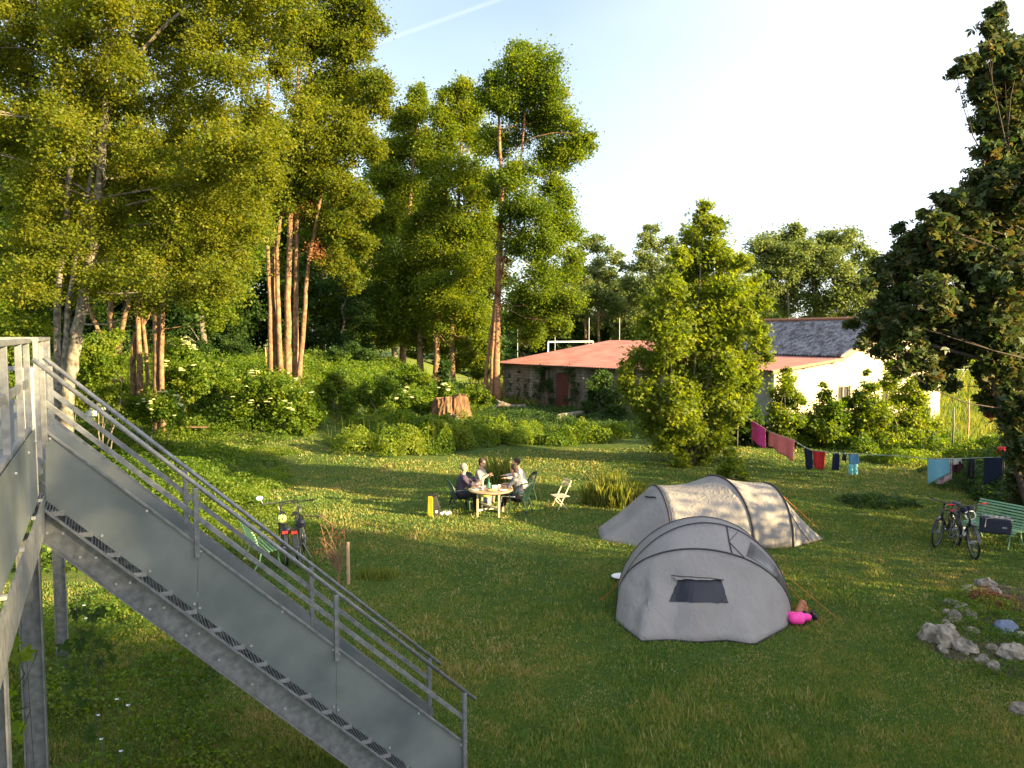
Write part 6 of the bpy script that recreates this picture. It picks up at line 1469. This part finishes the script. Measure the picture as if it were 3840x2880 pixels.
def bench(label, L=1.25, grp='slatted green garden benches'):
    """seat faces +X, long side along Y; curved slatted seat and back"""
    r = empty('garden_bench', (0, 0, 0), label, 'bench', grp); m = M['greenpaint']
    prof = [(.27, .35), (.24, .395), (.18, .415), (.11, .415), (.04, .405), (-.03, .395), (-.10, .39), (-.16, .405), (-.205, .445), (-.235, .50), (-.255, .56), (-.27, .62), (-.285, .68), (-.305, .74), (-.33, .80), (-.365, .85)]
    def slat(k):
        x, z = prof[k]; a = prof[max(k-1, 0)]; b = prof[min(k+1, len(prof)-1)]; d = Vector((b[0]-a[0], 0, b[1]-a[1])).normalized(); n = Vector((d.z, 0, -d.x))
        mb = MB(); mb.beam((x, -L/2, z), (x, L/2, z), .036, .018, up=n); return mb
    mb = MB(); [mb.add(s.v, s.f) for s in (slat(k) for k in range(8))]; mb.build('seat', m, r)
    mb = MB(); [mb.add(s.v, s.f) for s in (slat(k) for k in range(8, len(prof)))]; mb.build('backrest', m, r)
    for s in (-1, 1):
        y = s*(L/2-.14); mb = MB(); mb.tube([(p[0], y, p[1]-.016) for p in prof[1:]], .011, 5); mb.build('frame', m, r)
        mb = MB(); mb.tube([(.20, y, .39), (.20, y, .2), (.26, y, 0)], .016, 6); mb.build('leg', m, r); mb = MB(); mb.tube([(-.16, y, .38), (-.19, y, .2), (-.30, y, 0)], .016, 6); mb.build('leg', m, r)
    return r
b = bench('pale green slatted garden bench at the right edge with a navy bag on it'); q = Vector((11.45, 17.95, 0)); b.location = q; b.rotation_euler = (0, 0, R(207)); b.scale = (1.15, 1.0, 1.1)
b2 = copy_thing(b, ground_at(262, 16.5), R(32), 'green slatted garden bench half hidden behind the stair rails', scale=(1, 1, 1))
q = ground_at(996.5, 17.35)
def _pn(mb): mb.box(q+Vector((0, 0, .62)), .62, .26, .36, R(-28))
o = small('pannier_bag', 'navy double pannier bag lying on the right-hand bench', 'bag', _pn, 'darkbag', tuple(q), smooth=False, bevel=.03)
mb = MB(); mb.tube([q+Vector((-.26, -.03, .58)), q+Vector((-.25, -.05, .78)), q+Vector((-.1, -.08, .81)), q+Vector((.1, -.17, .80)), q+Vector((.24, -.25, .78))], .012, 5); mb.box(q+Vector((.09, -.19, .60)), .09, .014, .035, R(-28)); mb.build('trim', M['greycloth'], o)
mb = MB(); [mb.ell(q+Vector((-.2+.1*i, .1-.055*i, .815)), (.07, .06, .025), 8, 5) for i in range(5)]; mb.build('buckle_strap', M['greycloth'], o)

# staked bare shrub
def shrub():
    q = G(338, 583); rng = np.random.default_rng(8); root = empty('bare_shrub', q, 'bare twiggy young shrub tied beside a round stake on the lawn', 'shrub'); mb = MB()
    mb.tube([q-Vector((0, 0, .05)), q+Vector((.02, 0, .2)), q+Vector((.05, 0, .38))], [.022, .018, .015], 6)
    for i in range(22):
        a = rng.uniform(math.pi*.25, math.pi*1.15); L = rng.uniform(.35, .85 if i > 4 else 1.4); s = q+Vector((.03, 0, rng.uniform(.15, .38))); e = s+Vector((math.cos(a)*L*.45, rng.normal()*.12, L*(.55+.45*math.sin(min(a, 1.6)))*.8)); m_ = s.lerp(e, .5)+Vector((rng.normal()*.05, 0, rng.normal()*.03))
        mb.tube([s, m_, e], [.008, .006, .003], 4)
        for _ in range(3): t = s.lerp(e, rng.uniform(.4, .9)); mb.tube([t, t+Vector((rng.normal()*.10, rng.normal()*.05, rng.uniform(.05, .2)))], [.004, .002], 4)
    mb.build('branch', M['drytwig'], root)
    crown('foliage', [(q.x-.12, q.y, .75, .30), (q.x+.08, q.y, 1.0, .2)], 260, .035, LM['twigleaf'], root, 9, ncl=20, rc=.4)
shrub()
q = G(348.5, 584.5); small('stake', 'round pale wooden stake on the lawn right of the twiggy shrub', 'stake', lambda mb: mb.lathe(q, [(.033, -.1), (.035, .0), (.034, .84), (.026, .86)], 12), 'stake', tuple(q))
# pruned twigs at the lawn edge near the bicycles
q = G(318, 525); small('fallen_branch', 'thin fallen branch on the grass right of the bicycles', 'branch', lambda mb: (mb.tube([q+Vector((-.5, .5, .12)), q+Vector((0, .15, .2)), q+Vector((.5, -.3, .06))], [.02, .018, .01], 6), mb.tube([q+Vector((0, .15, .2)), q+Vector((.2, .2, .4))], [.01, .004], 5)), 'drytwig', tuple(q))

# ================================================================== STUMP, LOGS, IVY STUB
def stump():
    q = T(449, 427); d = q.y; s = d/768; root = empty('tree_stump', q, 'large orange-brown cut tree stump with flaring roots among the weeds', 'stump')
    rng = np.random.default_rng(3); n = 64; rows = []; Hh = 31*s; R0 = 18*s
    for j in range(13):
        t = j/12; row = []
        for i in range(n+1):
            a = 2*math.pi*(i % n)/n; fl = .35*(1-t)**1.5; rg = 1+.09*math.sin(a*3+1)+.06*math.sin(a*7+t*2.5)+.05*math.sin(a*13+t*4)+.05*math.sin(a*29+t*5)+rng.normal()*.02
            rr = R0*(.92+fl)*rg; row.append(q+Vector((rr*math.cos(a), rr*.85*math.sin(a), -.1+Hh*t*(1+.10*math.sin(a+2.2)+(.05*math.sin(a*7)+.03*math.sin(a*17))*t))))
        rows.append(row)
    mb = MB(); mb.grid(rows); mb.add([tuple(p) for p in rows[-1][:-1]]+[tuple(q+Vector((0, 0, Hh*.98)))], [(i, (i+1) % n, n) for i in range(n)]); mb.build('trunk', M['stump'], root)
    mb = MB(); mb.tube([q+Vector((R0*.3, -R0*1.0, Hh*.45)), q+Vector((R0*.75, -R0*1.35, Hh*.25)), q+Vector((R0*1.05, -R0*1.5, 0))], [.10, .13, .05], 8); mb.build('root', M['barkpale'], root, smooth=True)
stump()
def ivystub():
    q = T(449, 402); d = q.y; q = D(449, 402, 44); q.z = ztf(q.x, q.y); root = empty('ivy_stub', q, 'short dead trunk wrapped in dark ivy standing behind the stump', 'tree trunk')
    mb = MB(); mb.tube([q-Vector((0, 0, .2)), q+Vector((-.03, 0, 1.4)), q+Vector((-.12, 0, 2.6))], [.24, .22, .2], 9); mb.build('trunk', M['bark'], root)
    B = pxblobs([(446, 368, 5), (445, 374, 6), (447, 381, 6.5), (448, 388, 6.5), (450, 395, 7), (451, 402, 6), (443, 366, 4)], 44, np.random.default_rng(2), .1); crown('ivy_leaves', B, 6000, .12, LM['deep'], root, 91, ncl=14, rc=.35, tshift=-.1)
ivystub()
q = T(510, 411); small('dead_log', 'pale bleached root log lying on the grass before the barn', 'log', lambda mb: (mb.tube([q+Vector((-1.1, 0, .15)), q+Vector((-.5, .1, .45)), q+Vector((.1, 0, .25)), q+Vector((.9, -.1, .3)), q+Vector((1.2, 0, .15))], [.12, .2, .16, .15, .07], 8), mb.tube([q+Vector((-.5, .1, .45)), q+Vector((-.9, .1, .75))], [.1, .03], 6), mb.tube([q+Vector((.0, .0, .25)), q+Vector((-.3, -.4, .02))], [.1, .04], 6)), 'barkpale', tuple(q))
a, b_ = T(558, 424), T(592, 413)
small('fallen_log', 'fallen grey trunk with an orange broken end before the barn', 'log', lambda mb: mb.tube([a+Vector((0, 0, .35)), a.lerp(b_, .3)+Vector((0, 0, .3)), a.lerp(b_, .7)+Vector((.1, 0, .22)), b_+Vector((0, 0, .15))], [.2, .17, .13, .08], 8), 'barkpale', tuple(a))
q = T(195, 437); 
def _pb(mb):
    mb.beam(q+Vector((-.6, 0, .45)), q+Vector((.6, 0, .45)), .3, .05); mb.beam(q+Vector((.42, 0, 0)), q+Vector((.42, 0, .43)), .06, .06); mb.beam(q+Vector((-.42, 0, 0)), q+Vector((-.42, 0, .43)), .06, .06)
small('plank_bench', 'small rough plank bench among the ivy left of the flowering elder', 'bench', _pb, 'brownwood', tuple(q), smooth=False)
# moulded white sheets dumped beside the leaning trees
def whitething():
    q = T(92, 424); d = q.y; root = empty('garden_lounger', q, 'broken white moulded garden lounger lying in the sun by the leaning trees', 'lounger')
    W = lambda px, py, dd=0: D(px, py, d+dd)
    mb = MB(); mb.grid([[W(88, 404, .3), W(93, 402, .2), W(97, 408, 0)], [W(86, 411, .1), W(92, 410, -.1), W(97, 415, -.1)], [W(85, 420, 0), W(90, 421, -.2), W(93, 422, -.1)]]); g = mb.build('panel', M['pelfibre'], root, smooth=True); g.modifiers.new('t', 'SOLIDIFY').thickness = .05
    mb = MB(); mb.grid([[W(93, 400, .6), W(100, 400, .5), W(108, 401, .5)], [W(97, 404, .4), W(104, 404, .2), W(109, 406, .3)], [W(100, 410, .2), W(105, 410, .1), W(108, 409, .2)]]); g = mb.build('panel', M['pelfibre'], root, smooth=True); g.modifiers.new('t', 'SOLIDIFY').thickness = .05
    mb = MB(); mb.beam(W(77, 407, .4), W(96, 399, .6), .35, .06); mb.beam(W(79, 412, .4), W(80, 421, .4), .05, .05); mb.build('frame', M['brownwood'], root)
whitething()

# ================================================================== ROCK GARDEN
def rock_mesh(seed, m, q, sx, sy, sz):
    rng = np.random.default_rng(seed); mb = MB(); mb.ell((0, 0, 0), 1, 14, 10); V = np.array(mb.v); pl = rng.normal(size=(11, 3)); pl /= np.linalg.norm(pl, axis=1)[:, None]; hgt = rng.uniform(.62, .9, 11)
    for n_, h in zip(pl, hgt):
        dd = V @ n_; k = dd > h; V[k] -= np.outer(dd[k]-h, n_)
    V += .055*rng.normal(size=V.shape); rz = rng.uniform(0, 6.28); c, s = math.cos(rz), math.sin(rz)
    V = V*np.array([sx, sy, sz]); V = np.stack([V[:, 0]*c-V[:, 1]*s, V[:, 0]*s+V[:, 1]*c, V[:, 2]], 1)
    mb.v = [tuple(Vector(v)+Vector(q)+Vector((0, 0, sz*.55))) for v in V]; return mb.build('rock', m, None, org=tuple(q))
rocks = [(931, 642, 10, 13, 'tall pale rock at the left tip of the rock border'), (946, 645, 14, 13, 'large cracked pale rock second from the left tip'), (966, 652, 11, 9, 'rounded tan rock in front of the large cracked one'), (943, 652, 6, 5, 'small rock wedged below the large cracked one'),
         (984, 664, 6, 7, 'pale rock at the lower edge of the border'), (993, 670, 6, 7, 'rounded grey rock beside the lowest pale one'), (1005, 634, 13, 9, 'smooth blue-grey boulder in the border'), (1012, 660, 13, 11, 'big rock with a rusty streak at the right edge'),
         (955, 622, 7, 8, 'upright rock behind the large cracked one'), (962, 612, 8, 6, 'flat rock in the middle of the border'), (972, 620, 7, 6, 'grey rock right of the flat one'), (981, 613, 6, 7, 'angular rock near the dry plant'), (947, 616, 5, 5, 'small light rock on the grass side'), (951, 606, 8, 5, 'long thin rock higher up the border'),
         (962, 596, 6, 5, 'small rock halfway up the border'), (970, 590, 7, 4, 'flat slab near the top of the border'), (985, 586, 9, 6, 'white weathered rock at the top of the border'), (995, 594, 6, 5, 'brown rock below the white weathered one'), (977, 600, 6, 5, 'rough rock in the upper half of the border'), (1018, 712, 9, 8, 'lone pale rock low at the right edge'),
         (956, 640, 6, 5, 'dark little rock between the larger ones'), (973, 634, 7, 5, 'tan rock behind the rounded one'), (990, 650, 6, 5, 'mossy rock near the rusty one'), (1022, 640, 7, 6, 'rock at the picture edge beside the blue-grey boulder')]
for i, (x, y, w_, h, lb) in enumerate(rocks):
    q = G(x, y); s = q.y/768; o = rock_mesh(700+i, M['bluerock'] if i == 6 else M['rock'], q-Vector((0, 0, .03)), w_*s*1.25, w_*s*1.0, h*s*1.2); tag(o, lb, 'rock', 'rocks edging the border')
rgr = random.Random(77)
for i in range(30):
    t = rgr.random(); k = rgr.choice(((925, 636, 1000, 672), (950, 622, 985, 584), (958, 640, 1020, 655), (945, 628, 975, 606)))
    x = k[0]+(k[2]-k[0])*t+rgr.uniform(-6, 6); y = k[1]+(k[3]-k[1])*t+rgr.uniform(-4, 4); q = G(x, y); s_ = q.y/768; z = rgr.uniform(2.5, 5)
    tag(rock_mesh(800+i, M['rock'], q-Vector((0, 0, .01)), z*s_*1.2, z*s_, z*s_), 'small rough stone wedged among the larger rocks of the border', 'stone', 'small stones of the rock border')
mb = MB(); pts = [G(928, 648), G(945, 658), G(975, 668), G(1005, 678), G(1060, 690), G(1060, 596), G(1000, 584), G(972, 590), G(950, 606), G(940, 625)]
n = len(pts); c = sum(pts, Vector())/n; mb.add([p+Vector((0, 0, .012)) for p in pts]+[c+Vector((0, 0, .06))], [(i, (i+1) % n, n) for i in range(n)]); tag(mb.build('border_soil', M['soil'], None, org=tuple(c)), kind='structure')
q = G(985, 605); patch('border_herbs', 'dry brown and green herbs growing between the rocks', [(G(968, 612).x, G(968, 612).y, .5, .6, .2), (G(995, 610).x, G(995, 610).y, .6, .7, .3), (G(985, 645).x, G(985, 645).y, .6, .4, .2), (G(1015, 645).x, G(1015, 645).y, .4, .2, .12), (G(958, 600).x, G(958, 600).y, .3, .4, .12), (G(1000, 625).x, G(1000, 625).y, .9, .6, .15), (G(1015, 675).x, G(1015, 675).y, .8, .4, .2), (G(975, 632).x, G(975, 632).y, .5, .5, .1)], 9000, .035, LM['weed'], 46, spikes=16)
q = G(992, 607); patch('dead_plant', 'brown dead plant on the rock border', [(q.x, q.y, .45, .45, .34)], 1700, .04, LM['dry'], 47, spikes=6, kind=None, cat='plant')

# ================================================================== PLANTS NEAR THE POST
M['vinestem'] = mat('green_stem', (.03, .042, .014), .8)
def vine(name, label, px, py, d, spots, lm='weed', seed=1, size=.16):
    rng = np.random.default_rng(seed); q = D(px, py, d); q.z = 0; q0 = q.copy(); root = empty(name, q, label, 'plant'); mb = MB(); prev = q.copy(); V = []; T_ = []; F = []
    for si, (x, y, dd) in enumerate(spots):
        p = D(x, y, d+dd); q = (prev if si % 3 else q0); mid = Vector((q.x*.5+p.x*.5, q.y*.5+p.y*.5, p.z*.7)); mid = q.lerp(p, .5)+Vector((rng.normal()*.12, rng.normal()*.08, .08)); mb.tube([q, q.lerp(mid, .5)+Vector((.05, 0, .03)), mid, p], [.004, .004, .003, .002], 4); prev = p.copy()
        for s in range(3):
            # five-lobed hanging leaf
            c = p+Vector(rng.normal(size=3)*.07*(s > 0)); a0 = rng.uniform(-.6, .6)-math.pi/2; sz = size*rng.uniform(.55, 1.1); u = Vector((math.cos(rng.uniform(-.9, .9)), math.sin(rng.uniform(-.9, .9)), 0)); v_ = Vector((0, 0, 1))
            o = len(V); V.append(c)
            for k in range(11):
                an = a0+(-2.3+4.6*k/10); rr = sz*(1.0 if k % 2 else .55)*(1-.25*abs(k-5)/5); V.append(c+u*(math.cos(an)*rr)+v_*(math.sin(an)*rr)+Vector((0, .25*rr*math.sin(k*1.3), 0)))
            for k in range(10): F.append((o, o+1+k, o+2+k))
            T_ += [float(rng.uniform(.3, .8))]*12
    mb.build('stem', M['vinestem'], root); rawmesh('foliage', [tuple(v) for v in V], F, 3, T_, LM[lm], root)
vine('climbing_vine', 'dark large-leaved vine hanging between the posts under the landing', 92, 700, 6.6, [(75, 610, 0), (80, 640, .2), (90, 650, -.1), (98, 640, .1), (85, 680, -.2), (72, 668, 0), (100, 660, 0), (92, 615, .2), (68, 690, .1), (88, 735, 0)], 'deep', 3, .10)
vine('climbing_vine', 'large-leaved vine at the left edge beside the landing post', 12, 760, 4.9, [(8, 672, 0), (14, 690, .1), (20, 655, .1), (26, 650, .2), (12, 712, 0), (20, 735, 0)], 'weed', 5, .085)
vine('leafy_weed', 'tall broad-leaved weed lit below the stairs', 70, 600, 9.5, [(82, 552, 0), (90, 548, .1), (98, 560, .2), (76, 560, 0), (104, 572, .2), (112, 580, .4)], 'tallgrass', 6, .13)
def daisies():
    rng = np.random.default_rng(12)
    for i, (x, y) in enumerate([(98, 716), (117, 700), (128, 706), (101, 740), (121, 752), (84, 606), (86, 619)]):
        p = D(x, y, 4.6*768/(y-333)); q = Vector((p.x, p.y, 0)); mb = MB(); mb.tube([q, q.lerp(p, .6)+Vector((.02, 0, 0)), p], .003, 4)
        o = tag(mb.build('white_flower', M['fencepost'], None, org=tuple(q)), ('small white starry flower among the weeds at the foot of the post'), 'flower', 'white flowers below the landing')
        mb = MB()
        for k in range(6): a = k*1.047+rng.uniform(-.1, .1); mb.beam(p+Vector((0, 0, .004)), p+Vector((.024*math.cos(a), .018*math.sin(a), .012+.006*(k % 2))), .010, .003)
        mb.build('petal', M['petal'], o)
daisies()
